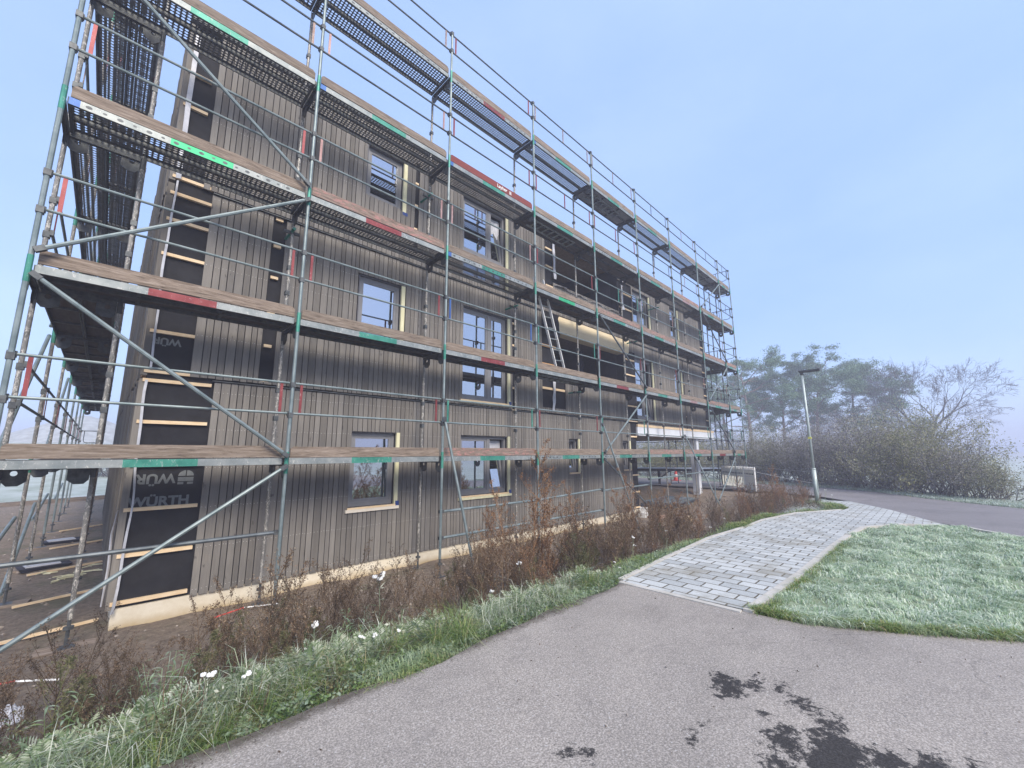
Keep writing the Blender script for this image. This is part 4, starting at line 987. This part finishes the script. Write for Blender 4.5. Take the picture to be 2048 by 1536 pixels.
grass_obj("lawn_grass", np.stack([x,y,np.full(len(x),-1.565)],1), H, .0024+.00034*x, rng.uniform(.5,1.6,len(x)), M['lawn'], "frost covered lawn of pale mint green blades beside the paved path", az=az)
ex, ey = [], []                                                 # greener and browner fringe along the lawn edge
P_ = [(4.75,1.50)]+[(4.77,1.06),(5.14,.40),(5.64,-.33),(7.2,-2.22)]
for (xa,ya),(xb,yb_) in list(zip(P_[:-1],P_[1:]))+[((4.76,1.42),(6.54,1.36)),((6.54,1.36),(9.4,1.33))]:
    L = math.hypot(xb-xa, yb_-ya); nn = int(L*(2300 if ya < 1.2 or xb < 5 else 500)); t = rng.random(nn); side_ = xb-xa > 1.5 and ya > 1.2; ex.append(xa+(xb-xa)*t+(rng.normal(.045,.035,nn) if not side_ else 0)); ey.append(ya+(yb_-ya)*t+(rng.normal(0,.03,nn) if not side_ else -np.abs(rng.normal(.0,.05,nn))-.0))
ex = np.concatenate(ex); ey = np.concatenate(ey)
grass_obj("lawn_edge_grass", np.stack([ex,ey,np.full(len(ex),-1.565)],1), rng.uniform(.03,.11,len(ex)), .0035, rng.uniform(.4,1.5,len(ex)), M['blade'], "greener untidy grass fringe hanging over the lawn edge")

# verge grass on the left of the asphalt and the path
def vergeline(x): return np.interp(x, [-6,4.7,6.06,8.21,9.86,11.17,13.06,14.56,15.2,15.9,16.5], [2.88,2.90,3.03,3.15,3.05,3.05,2.78,2.05,2.0,2.3,2.9])
n = 60000; x = -1.8+18.2*rng.random(n)**1.6; d = np.abs(rng.normal(0,.22,n)) ; y = vergeline(x)-.03+d-.07*vnoise(x,x*0,3.7,33)*(x<4.7)-.10*np.clip(vnoise(x,x*0,2.3,31),0,1)*(x>4.7)
k = rng.random(n) < .62+.45*vnoise(x, y, 4, 5); x, y, d = x[k], y[k], d[k]
H = np.clip(.02+.15*rng.random(len(x))+.13*vnoise(x,y,3.1,6), .02, .36)*np.where(d < .08, .6, 1)*np.where(x > 5, .75, .72)
grass_obj("verge_grass", np.stack([x,y,gz(x,y)+.03],1), H, .0028+.0003*np.maximum(x,0), rng.uniform(.3,1.6,len(x)), M['blade'], "untidy green grass verge along the asphalt and the paved path")
n = 3000; x = rng.uniform(-1.5,5.0,n); y = 2.98+np.abs(rng.normal(0,.28,n)); k = vnoise(x,y,2.2,9) > .1; x, y = x[k], y[k]
grass_obj("frosted_grass", np.stack([x,y,gz(x,y)+.03],1), rng.uniform(.12,.34,len(x)), .0026, rng.uniform(.5,1.7,len(x)), M['silver'], "frosted long grass tufts leaning over the asphalt edge")
n = 52000; t = rng.random(n); px = np.interp(t, np.linspace(0,1,len(road_far)-2), [p[0] for p in road_far[2:]]); py = np.interp(t, np.linspace(0,1,len(road_far)-2), [p[1] for p in road_far[2:]])
dd = rng.uniform(.05,1.8,n); x = px+dd; y = py-dd*.35
b = MB(); mbv = np.stack([x,y,gz(x,y)+.02],1); o = grass_obj("far_verge_grass", mbv, rng.uniform(.05,.16,n), .012, rng.uniform(.3,1.3,n), M['verge'], "white frosted grass strip on the far side of the road")
# low leafy ground cover between verge and scaffold
n = 20000; x = -1.6+12*rng.random(n)**1.3; y = vergeline(x)+.02+np.abs(rng.normal(0,.30,n)); k = vnoise(x,y,3.4,12) > -.25; x, y = x[k], y[k]
b = MB(); leafcloud(b, np.stack([x,y,gz(x,y)+rng.uniform(.02,.10,len(x))],1), .014, .009, rng, 0, zmin=-.1, zmax=.7)
tag(b.build("ground_cover", M['leaf']), "low green ground cover of small leaves at the asphalt edge", "ground cover", None, 'stuff')
n = 26000; x = rng.uniform(-2,17,n); y = vergeline(x)+.35+rng.gamma(2,.42,n); k = (rng.random(n) < np.clip(1.25-(y-3)/2.0,0,1)) & (vnoise(x,y,2.6,14) > -.5); x, y = x[k], y[k]
b = MB(); leafcloud(b, np.stack([x,y,gz(x,y)+rng.uniform(.01,.14,len(x))],1), .020, .006, rng, 0, zmin=-.2, zmax=.6)
tag(b.build("dead_leaf_litter", M['weed_dark']), "dark dead stalk litter under the weeds", "leaf litter", None, 'stuff')

def weed_mesh(seed, h, nb, spread, mat, fuzz, kind='mugwort'):
    rg = np.random.default_rng(seed); rr = random.Random(seed); b = MB(); tips = []
    for st in range(3): _stem(b, rr, h*(1, .8, .62)[st], nb if st == 0 else int(nb*.7), spread, tips, seed+st*3, Vector((0,0,0)) if st == 0 else Vector((rr.uniform(-.20,.20), rr.uniform(-.20,.20), 0)))
    T = np.array([t[:] for t in tips]); C = np.repeat(T, fuzz, 0); C = C+rg.normal(0,.009,C.shape)
    leafcloud(b, C, .0095, .0042, rg, 0, droop=.1)
    return b.mesh("weed", [mat])
def _stem(b, rr, h, nb, spread, tips, seed, base):
    bend = Vector((rr.uniform(-.3,.3), rr.uniform(-.3,.3), 0))
    stem = lambda t: base + Vector((bend.x*t*t*h, bend.y*t*t*h, t*h)) + Vector((.012*math.sin(t*9+seed), .012*math.cos(t*7), 0))
    b.tube([stem(t) for t in np.linspace(0,1,7)], list(np.linspace(.0060,.0016,7)*max(h,.8)), 4, 0, caps=False)
    for i in range(nb):
        t = .22+.76*(i+rr.random())/nb; p = stem(t); a = rr.uniform(0, 6.283); el = rr.uniform(.75,1.2)
        L = spread*h*(1.05-t*.85)*rr.uniform(.6,1.2)
        d = Vector((math.cos(a)*math.cos(el), math.sin(a)*math.cos(el), math.sin(el)))
        pts = [p, p+d*L*.5+Vector((math.cos(a),math.sin(a),0))*L*.06, p+d*L+Vector((0,0,L*.05))]
        b.tube(pts, [.0028,.0018,.0009], 3, 0, caps=False)
        for q in np.linspace(.25,1,6): tips.append(pts[0].lerp(pts[2], q))
        for s in range(rr.randint(2,4)):
            q = rr.uniform(.3,.9); o_ = pts[0].lerp(pts[2], q); a2 = a+rr.uniform(-1.2,1.2); e2 = rr.uniform(.5,1.25); l2 = L*rr.uniform(.2,.45)
            e = o_+Vector((math.cos(a2)*math.cos(e2), math.sin(a2)*math.cos(e2), math.sin(e2)))*l2
            b.tube([o_, e], [.0015,.0006], 3, 0, caps=False)
            for q2 in (.4,.7,1): tips.append(o_.lerp(e, q2))
def leafy_mesh(seed, n, L, Wd, mat, up=.5, stems=0, h=.3):
    rg = np.random.default_rng(seed); b = MB()
    def frond(p, az, el, L, Wd, fern):
        d = np.array([math.cos(az)*math.cos(el), math.sin(az)*math.cos(el), math.sin(el)]); s = np.array([-math.sin(az), math.cos(az), 0]); ks = 5; V = []
        c = [p + d*L*t + np.array([0,0,-L*.35*t*t]) for t in np.linspace(0,1,ks)]
        if fern:
            m = 13
            for i in range(m):
                t = .14+.84*i/m; q = p+d*L*t+np.array([0,0,-L*.35*t*t]); w_ = Wd*2.4*math.sin(math.pi*min(.98,t*.9+.1))
                for sg in (-1,1):
                    e = q+s*sg*w_+d*w_*.5; f_ = d*Wd*.28; b.add([q-f_*.5, (q+e)/2-f_, e, (q+e)/2+f_], [(0,1,2,3)])
        else:
            wv = [.15,.8,1,.7,.05]
            for i in range(ks): V += [c[i]-s*Wd*wv[i]+np.array([0,0,Wd*.25*wv[i]]), c[i], c[i]+s*Wd*wv[i]+np.array([0,0,Wd*.25*wv[i]])]
            F = []
            for i in range(ks-1): F += [(i*3,i*3+1,i*3+4,i*3+3),(i*3+1,i*3+2,i*3+5,i*3+4)]
            b.add(V, F)
    for i in range(n):
        frond(np.zeros(3)+rg.normal(0,.02,3)*[1,1,.2], rg.uniform(0,6.28), rg.uniform(.2,1.25)*up*1.4, L*rg.uniform(.6,1.3), Wd*rg.uniform(.7,1.2), stems < 0)
    for s in range(max(0, stems)):
        a = rg.uniform(0,6.28); r = rg.uniform(.02,.12); hh = h*rg.uniform(.6,1.1); top = Vector((r*2*math.cos(a), r*2*math.sin(a), hh)); base = Vector((r*.4*math.cos(a), r*.4*math.sin(a), 0))
        b.tube([base, base.lerp(top,.5)+Vector((0,0,.02)), top], [.003,.0025,.0015], 3, caps=False)
        for q in np.linspace(.15,1,14):
            p = base.lerp(top, q); frond(np.array(p), rg.uniform(0,6.28), rg.uniform(0,.9), L*.42*rg.uniform(.6,1.2), Wd*.42, False)
    return b.mesh("leafy_plant", [mat])
WM = [weed_mesh(1,1.15,18,.50,M['weed'],3), weed_mesh(2,.95,13,.62,M['weed_dark'],2), weed_mesh(3,1.3,22,.46,M['weed_red'],4), weed_mesh(4,.8,13,.66,M['weed'],3), weed_mesh(5,1.0,15,.56,M['weed_dark'],2), weed_mesh(6,.75,14,.62,M['weed_red'],4), weed_mesh(7,.7,13,.6,M['weed_olive'],5)]
def mound_mesh(seed, n, r, h, L, Wd, mat, mat2, nb):
    rg = np.random.default_rng(seed); b = MB(); D = rdir(n, rg, 0, 1); C = D*(rg.random((n,1))**.5)*[r,r,h]
    leafcloud(b, C, L, Wd, rg, 0, zmin=-.1, zmax=.9)
    if nb:
        P = np.stack([rg.normal(0,r*.35,nb), rg.normal(0,r*.35,nb), np.zeros(nb)],1); V, F4, F3 = blades(P, rg.uniform(h*.7,h*2,nb), .0022, rg.uniform(.3,1.6,nb), rg)
        b.add(V, F4, 1); b.n -= len(V); b.f.append((F3+b.n, 1)); b.n += len(V)
    return b.mesh("leafy_plant", [mat, mat2])
LM = [leafy_mesh(1,34,.17,.012,M['silver'],.75,-1), leafy_mesh(2,26,.23,.014,M['silver'],.85,-1), mound_mesh(3,420,.15,.14,.012,.007,M['leaf'],M['blade'],30), mound_mesh(4,260,.13,.22,.013,.006,M['weed_olive'],M['weed'],12), mound_mesh(5,300,.14,.13,.009,.006,M['silver'],M['silver'],40),
      leafy_mesh(6,16,.16,.022,M['leaf'],.6), mound_mesh(7,20,.1,.16,.01,.005,M['silver'],M['blade'],170), leafy_mesh(8,10,.14,.013,M['leaf'],.6,8,.42)]
def place(me, name, x, y, s, label, cat, group, rz=None, tilt=.08, dz=0):
    o = bpy.data.objects.new(name, me); COL.objects.link(o); o.location = (x, y, float(gz(x, y))+dz)
    o.rotation_euler = (random.uniform(-tilt,tilt), random.uniform(-tilt,tilt), random.uniform(0,6.28) if rz is None else rz); o.scale = (s,)*3
    return tag(o, label, cat, group)
random.seed(21)
tall = [(4.66,4.35,1.62,2,"tallest rusty brown mugwort in front of the two-pane ground floor window"),(4.35,4.5,1.2,2,"rusty mugwort leaning beside the tallest one"),(4.1,4.2,.95,0,"brown mugwort left of the tallest one, by the outrigger foot"),
        (1.15,4.3,1.05,0,"dark brown mugwort against the black membrane panel at the building corner"),(1.9,4.6,1.10,1,"dark branching weed standing in front of the first cladding boards"),(2.55,4.4,1.0,1,"dark seed headed weed below the left ground floor window"),
        (7.9,4.5,1.25,2,"rusty mugwort clump centre below the small ground floor window"),(8.2,4.3,1.05,2,"second rusty mugwort below the small ground floor window")]
for x, y, s, k, lb in tall: place(WM[k], "mugwort", x, y, s, lb, "weed", "tall dry mugwort plants")
for i in range(285):
    if i < 115: x = random.uniform(-1.3,5.3); y = random.uniform(3.45,5.0)+max(0,(1.0-x))*.12
    elif i < 178: x = random.uniform(5.0,9.6); y = random.uniform(3.65,4.9)
    else: x = random.uniform(9.2,16.6); y = random.uniform(3.35,4.7)-(.5 if x > 13.8 else 0)
    if 9.3 < x < 10.9 and y > 3.8: continue
    k = random.choice((0,1,6,4,4,3,1,0)) if x < 4 else random.choice((0,2,3,5,3,1,6,4))
    s = random.uniform(.48,.92) if x < 4.2 else random.uniform(.6,1.08)
    if x > 9: s *= random.uniform(.55,1.0)
    if y < 3.6: s *= .7
    if k == 6: place(WM[k], "weed", x, y, s, "fading yellow green weed with fine seed heads in the strip before the scaffold", "weed", "fading green weeds before the scaffold")
    elif k in (1,4): place(WM[k], "weed", x, y, s, "dark dead branching weed in the strip before the scaffold", "weed", "dark dead weeds before the scaffold")
    elif k in (2,5): place(WM[k], "weed", x, y, s, "rusty red dry weed in the strip before the scaffold", "weed", "rusty weeds before the scaffold")
    else: place(WM[k], "weed", x, y, s, "dry brown seed headed weed in the strip before the scaffold", "weed", "dry brown weeds before the scaffold")
for i in range(230):
    x = -1.3+6.2*random.random(); y = 3.00+abs(random.gauss(0,.34)); k = random.choice((0,1,0,1,2,3,4,5,6,6,2)); 
    silver = k in (0,1,4)
    place(LM[k], "leafy_plant", x, y, random.uniform(.6,1.25), ("frosted silver green leafy plant at the asphalt edge" if silver else "green or olive plant tuft at the asphalt edge"), "plant", ("frosted leafy plants" if silver else "green leafy plants"), tilt=.2)
for i in range(150):
    x = -1.1+5.9*random.random(); y = 3.22+abs(random.gauss(0,.22)); k = random.choice((0,1,0,1,4))
    place(LM[k], "frosted_yarrow", x, y, random.uniform(1.0,1.5), "pale frosted feathery plant between the green verge and the dead weeds", "plant", "pale frosted feathery plants", tilt=.25, dz=.03)
for x, y, sc, k in ((2.15,3.30,1.9,0),(2.35,3.45,1.7,1),(1.95,3.5,1.8,4),(3.15,3.42,1.8,0),(3.35,3.30,1.5,1),(1.25,3.32,1.8,1),(.95,3.5,2.0,0),(.35,3.35,1.8,1),(4.0,3.35,1.5,0),(2.75,3.25,1.4,4),(.0,3.6,2.1,0),(-.4,3.7,2.0,1),(1.6,3.6,1.9,0),(3.7,3.55,1.6,4),(.65,3.25,1.5,4)):
    place(LM[k], "frosted_yarrow", x, y, sc, "large pale frosted clump standing above the verge grass", "plant", "large frosted clumps", tilt=.2, dz=.05)
for i in range(34):
    x = random.uniform(4.9,16.4); y = float(vergeline(x))+.12+abs(random.gauss(0,.18)); k = random.choice((2,5,6,6,0))
    place(LM[k], "leafy_plant", x, y, random.uniform(.4,.75), "green plant tuft beside the paved path" if k != 0 else "frosted leafy plant beside the paved path", "plant", "leafy plants beside the paved path", tilt=.2)
for i in range(14):
    x = random.uniform(-.8,2.2); y = random.uniform(3.7,4.3)
    place(LM[7], "leafy_plant", x, y, random.uniform(.7,1.2), "olive green leafy stems growing among the dead weeds", "plant", "leafy stems among the dead weeds", tilt=.2)
for x, y, lb in ((17.0,2.9,"frosted plant tuft at the foot of the street lamp, road side"),(16.1,3.05,"frosted plant tuft behind the street lamp"),(16.5,2.6,"frosted plant tuft before the street lamp"),(15.6,2.55,"frosted plant tuft left of the street lamp")):
    place(LM[0], "leafy_plant", x, y, 1.0, lb, "plant", "tufts at the street lamp")
# yarrow
def yarrow(seed, h):
    rr = random.Random(seed); t = thing("yarrow", "white yarrow flower head on a frosted stem above the verge", "flower", group="yarrow flowers in the verge")
    b = MB(); top = Vector((rr.uniform(-.06,.06), rr.uniform(-.06,.06), h)); b.tube([(0,0,0), top*.5+Vector((0,0,.0)), top], [.004,.0035,.0025], 4, caps=False)
    heads = []
    for i in range(rr.randint(3,5)):
        a = rr.uniform(0,6.28); r = rr.uniform(.015,.045); e = top+Vector((r*math.cos(a), r*math.sin(a), rr.uniform(.015,.04))); b.tube([top-Vector((0,0,.03)), e], .0015, 3, caps=False); heads.append(e)
    rg = np.random.default_rng(seed)
    for q in np.linspace(.05,.9,12):
        p = np.array(top*q); leafcloud(b, np.repeat(p[None],3,0), .028, .004, rg, 0, zmin=.0, zmax=.8)
    b.build("stem", M['silver'], t)
    b = MB()
    for e in heads:
        r = rr.uniform(.013,.024); b.lathe([(.0,.010),(r*.6,.010),(r,.004),(r*.9,-.002),(r*.3,-.006)], e, 9)
        for s in range(7): a = s*.9; b.lathe([(0,.016),(.005,.014),(.006,.008)], (e.x+r*.7*math.cos(a), e.y+r*.7*math.sin(a), e.z), 5)
    b.build("flower_head", M['flower'], t); return t
YA = [yarrow(31,.42), yarrow(32,.55), yarrow(33,.34)]
ypos = [(2.05,3.85,1.6,1),(1.42,3.75,1.4,2),(.62,3.30,1.1,2),(.80,3.22,.9,2),(1.62,3.35,.8,2),(1.72,3.30,.7,0),(1.95,3.35,.7,2),(3.3,3.75,.95,0),(3.9,3.8,1.2,1),(3.6,3.72,.8,2),
        (6.2,3.6,.9,1),(6.35,3.7,.8,0),(7.6,3.7,.9,1),(5.2,3.3,.6,2),(9.2,3.5,.8,2),(10.2,3.6,.8,0),(16.9,2.75,.9,1),(16.6,2.5,.8,0),(5.0,3.1,.5,2)]
for i, (x, y, s, k) in enumerate(ypos):
    t = YA[k] if i in () else copy_tree(YA[k]); t.location = (x, y, float(gz(x,y))); t.rotation_euler = (0,0,i*1.3); t.scale = (s*.78,)*3
for t in YA:
    for ch in list(t.children): bpy.data.objects.remove(ch)
    bpy.data.objects.remove(t)

# clods, chips and rubble over the bare soil; leaf bits blown onto the asphalt edge
b = MB(); n = 3200
x = np.concatenate([rng.uniform(-3,3.5,1200), rng.uniform(3,18.5,2000)]); y = np.concatenate([4.3+rng.random(1200)**1.4*22, rng.uniform(4.2,7.15,2000)]); k = ~((x > .1) & (y > 7.2) & (x < 20)); x, y = x[k], y[k]
for i in range(len(x)):
    r = .008+.028*rng.random()**2; c = np.array([x[i], y[i], float(gz(x[i], y[i]))+r*.35]); V = rng.normal(0,1,(6,3))*.18+np.array([(1,0,0),(-1,0,0),(0,1,0),(0,-1,0),(0,0,.7),(0,0,-.7)])
    b.add(c+V*r*(1+.02*x[i]), [(0,2,4),(2,1,4),(1,3,4),(3,0,4),(2,0,5),(1,2,5),(3,1,5),(0,3,5)])
tag(b.build("rubble", simple("earth_clods", (.17,.135,.10), (.36,.31,.26), 3, .9)), "small clods and stones scattered over the bare building soil", "rubble", None, 'stuff')
n = 500; x = rng.uniform(-1.2,4.6,n); y = 2.88-np.abs(rng.normal(0,.06,n)); b = MB()
leafcloud(b, np.stack([x,y,np.full(n,AZ+.006)],1), .006, .003, rng, 0, zmin=-.02, zmax=.15)
xx = rng.uniform(-.5,6.5,130); yy = rng.uniform(-1.5,2.8,130)
leafcloud(b, np.stack([xx,yy,np.full(130,AZ+.005)],1), .009, .006, rng, 0, zmin=-.02, zmax=.12)
tag(b.build("edge_litter", M['weed_dark']), "dark leaf crumbs and grit along the asphalt edge", "leaf litter", None, 'stuff')
# trees
def grow(b, rr, p, d, L, r, depth, tips, gnarl=.25, up=.05, kids=(2,3), shrink=.72, ang=(.35,.85), m=0, minr=.006, segs=4):
    pts = [p.copy()]; rs = [r]; q = p.copy(); dd = d.copy()
    for i in range(segs):
        dd = (dd+Vector((rr.gauss(0,gnarl), rr.gauss(0,gnarl), rr.gauss(0,gnarl)+up))*.45).normalized(); q = q+dd*L/segs; pts.append(q.copy()); rs.append(max(minr*.6, r*(1-.35*(i+1)/segs)))
    b.tube(pts, rs, 7 if r > .05 else (4 if r > .015 else 3), m, caps=False)
    if depth == 0: tips.append((q.copy(), dd.copy())); return
    n = rr.randint(*kids)
    for i in range(n):
        ax = dd.orthogonal().normalized(); ax.rotate(Matrix.Rotation(rr.uniform(0,6.28), 3, dd)); nd = dd.copy(); nd.rotate(Matrix.Rotation(rr.uniform(*ang)*(.5 if i == 0 else 1), 3, ax))
        k = rr.randint(2, segs) if i else segs
        grow(b, rr, pts[k].copy(), nd, L*shrink*rr.uniform(.75,1.15), rs[k]*(.78 if i == 0 else .6), depth-1, tips, gnarl, up, kids, shrink, ang, m, minr, segs)
def pine(seed, loc, h, lean, label, crown=1.0, limbs=13, dens=150):
    rr = random.Random(seed); rg = np.random.default_rng(seed); h *= FB; t = thing("pine_tree", label, "tree", loc, 0, "pines beyond the road")
    b = MB(); n = 9; trunk = [Vector((lean[0]*u*u*h+.12*math.sin(u*5+seed), lean[1]*u*u*h+.12*math.cos(u*4+seed), u*h*.93)) for u in np.linspace(0,1,n)]
    rs = list(np.linspace(.17,.035,n)*h/8); b.tube(trunk, rs, 9, 0, caps=False); tips = []
    for i in range(limbs):
        u = .38+.60*(i+.5)/limbs; k = u*(n-1); p = trunk[int(k)].lerp(trunk[min(n-1,int(k)+1)], k-int(k)); a = i*2.4+rr.uniform(-.4,.4); e = rr.uniform(.05,.5)+.5*max(0,u-.7)
        L = h*crown*(.34-.22*abs(u-.62))*rr.uniform(.75,1.15)
        grow(b, rr, p, Vector((math.cos(a)*math.cos(e), math.sin(a)*math.cos(e), math.sin(e))), L*.56, .045*h/8, 3, tips, .3, .08, (2,4), .72, (.3,.8), 0, .008, 3)
    grow(b, rr, trunk[-1], Vector((.1,0,1)), h*.07, .04, 2, tips, .3, .1, (3,3), .7, (.4,.9), 0, .008, 3)
    b.build("trunk", M['pinebark'], t, smooth=True)
    C = []; 
    for p, d in tips:
        m_ = int(dens*rr.uniform(.6,1.3)*.42); s = rr.uniform(.11,.20)*h/8*1.15
        C.append(np.array(p)+rg.normal(0,1,(m_,3))*[s,s,s*.55]+[0,0,.04])
    C = np.vstack(C); b = MB(); leafcloud(b, C, .062*FB, .022*FB, rg, 0, zmin=-.1, zmax=1); b.build("crown", M['needle'], t); return t
def bare(seed, loc, h, d0, label, depth=6, leaves=3, name="bare_tree"):
    rr = random.Random(seed); rg = np.random.default_rng(seed); h *= FB; t = thing(name, label, "tree", loc, 0)
    b = MB(); tips = []; c = MB()
    trunk = [Vector((d0[0]*u*h*.3, d0[1]*u*h*.3, u*h*.32)) for u in (0,.33,.66,1)]; b.tube(trunk, list(np.array([.16,.14,.12,.11])*h/7), 9, caps=False)
    b.build("trunk", M['bark'], t, smooth=True)
    for i in range(6):
        a = i*1.05+rr.uniform(-.3,.3); e = rr.uniform(.25,1.2); grow(c, rr, trunk[-1-(i%2)], Vector((math.cos(a)*math.cos(e)+d0[0]*.4, math.sin(a)*math.cos(e)+d0[1]*.4, math.sin(e))).normalized(), h*.20, .085*h/7, depth-1, tips, .24, .03, (2,3), .77, (.3,.8), 0, .014, 3)
    if leaves:
        C = np.repeat(np.array([p[:] for p, d in tips]), leaves, 0); leafcloud(c, C+rg.normal(0,.07,C.shape), .028, .014, rg, 1)
    c.build("crown", [M['twig_dark'], M['bleaf_b']], t); return t
FB = 1.55                                                        # the trees stand well back in the fog
def G(x, y): return (x*FB, y*FB, float(gz(x*FB, y*FB)))
pine(1, G(33.4,9.4), 7.3, (.02,.03), "tall flat crowned pine standing just right of the scaffold end", 1.15, 15, 210)
pine(2, G(35.5,5.9), 7.0, (.05,-.10), "broad pine with forked red trunk behind the street lamp", 1.2, 15, 210)
pine(3, G(37.5,3.9), 6.7, (.03,-.04), "dense pine right of the street lamp head", 1.15, 14, 200)
pine(4, G(36.0,11.8), 7.6, (-.02,.04), "pale pine half hidden behind the scaffold end", 1.1, 13, 180)
pine(5, G(36.5,7.9), 6.6, (.02,.0), "lower pine filling the gap between the two taller pines", 1.1, 12, 180)
bare(11, G(37.5,2.3), 7.0, (.0,.15), "grey leafless tree between the pines and the leaning tree", 8)
bare(12, G(36.5,1.35), 7.4, (.1,-.55), "leafless tree leaning right at the end of the hedge", 8)
bare(13, G(30.5,12.5), 5.5, (.0,.1), "small grey leafless tree seen through the scaffold end", 6)

def bush_mesh(seed, h, wd, lm, dens, twigs=40):
    rr = random.Random(seed); rg = np.random.default_rng(seed); b = MB(); tips = []
    for i in range(twigs):
        a = rr.uniform(0,6.28); e = rr.uniform(.5,1.4); p = Vector((rr.uniform(-.5,.5)*wd*.6, rr.uniform(-.5,.5)*wd*.6, 0))
        grow(b, rr, p, Vector((math.cos(a)*math.cos(e), math.sin(a)*math.cos(e), math.sin(e))), h*.42*rr.uniform(.6,1.1), .02, 3, tips, .28, .06, (2,3), .66, (.25,.7), 0, .0045, 3)
    T = np.array([p[:] for p, d in tips]); T2 = T*rg.uniform(.55,1.0,(len(T),1))*[1,1,.95]
    C = np.vstack([np.repeat(T, dens, 0), np.repeat(T2, dens//2+1, 0)]); C = C+rg.normal(0,.11,C.shape); C = C[C[:,2] > .05]
    leafcloud(b, C, .030, .016, rg, 1, droop=.2); return b, tips, lm
def bush(seed, h, wd, lm, dens, twigs=40):
    b, tips, lm = bush_mesh(seed, h, wd, lm, dens, twigs); return b.mesh("bush", [M['twig'], lm])
BM = [bush(1,3.1,2.2,M['bleaf_o'],12), bush(2,3.0,2.0,M['bleaf_b'],8,48), bush(3,2.9,2.2,M['bleaf_g'],11), bush(4,2.6,2.0,M['bleaf_b'],6,52), bush(5,1.9,1.6,M['bleaf_o'],7,34)]
hed = [(28.2,11.6,1.05,2,"yellow green bush right behind the scaffold end"),(27.0,9.0,1.0,2,"pale yellow green bush above the barrier panels"),(26.4,7.3,1.02,3,"grey twiggy bush right of the barrier panels"),(26.0,5.9,1.02,0,"olive bush left of the street lamp"),
       (25.4,4.6,1.12,1,"brownish bush directly behind the street lamp"),(24.7,3.4,1.1,3,"grey lavender twiggy bush right of the street lamp"),(24.0,2.3,1.18,1,"brown frosted bush in the middle of the hedge"),(23.2,1.35,1.1,0,"olive bush in the right half of the hedge"),
       (22.3,.5,1.05,2,"yellowish bush under the leaning leafless tree"),(21.4,-.35,.86,3,"sparse frosted bush before the hedge end"),(21.0,-1.1,.78,4,"low outermost bush at the right end of the hedge"),(27.5,2.6,1.30,1,"tall brown bush rising behind the middle of the hedge"),
       (26.4,1.0,1.3,0,"tall olive bush rising behind the right half of the hedge"),(28.6,4.9,1.22,3,"tall grey bush behind the street lamp"),(29.5,7.8,1.15,0,"dark olive bush in the second hedge row behind the barriers"),
       (29.0,14.5,1.0,0,"dark bush seen low through the open corner"),(27.6,16.8,1.0,1,"brown bush seen through the open corner"),(28.5,19.5,1.1,3,"grey bush farthest left behind the open corner"),(26.6,13.6,.95,2,"yellow green bush seen through the scaffold legs"),(30.0,17.5,1.3,0,"tall dark bush behind the open corner"),(31.5,13.0,1.35,1,"tall brown bush behind the scaffold end")]
for i, (x, y, s, k, lb) in enumerate(hed):
    o = bpy.data.objects.new("bush", BM[k]); COL.objects.link(o); o.location = (x, y, float(gz(x,y))-.03); o.rotation_euler = (0,0,i*1.9); o.scale = (s,s,s); tag(o, lb, "bush", "bushes of the hedge beyond the road")
o = bpy.data.objects.new("bush", BM[4]); COL.objects.link(o); o.location = (.2,40,float(gz(.2,40))); o.scale = (1.3,)*3; tag(o, "small dark bush in the fog beyond the left yard", "bush")
# spoil heap in the fog and the frosted slope are terrain
b = MB(); b.lathe([(9,0),(5.5,1.7),(2.2,3.2),(.5,3.75),(0,3.8)], (0,0,0), 26); rg = np.random.default_rng(4)
heap = b.build("spoil_heap", simple("frosted_soil", (.26,.27,.26), (.40,.42,.42), 1.2, .95), smooth=True); heap.location = (-2.1,80,float(gz(-2,80))-.1); tag(heap, "pointed pale spoil heap faint in the fog left of the building", "heap")

# ------------------------------------------------------------------ haze
b = MB(); b.box(-260, 300, -260, 300, -3.6, 10.2)
mh = bpy.data.materials.new("haze_air"); mh.use_nodes = True; ntt = mh.node_tree; ntt.nodes.clear()
out = ntt.nodes.new("ShaderNodeOutputMaterial"); pv = ntt.nodes.new("ShaderNodeVolumePrincipled"); pv.inputs["Color"].default_value = (.66,.67,.80,1); pv.inputs["Density"].default_value = .0060
pv.inputs["Anisotropy"].default_value = .0
ntt.links.new(pv.outputs[0], out.inputs["Volume"])
hz = b.build("haze", mh); hz["kind"] = "stuff"; hz["label"] = "thin cold morning fog over the whole place"
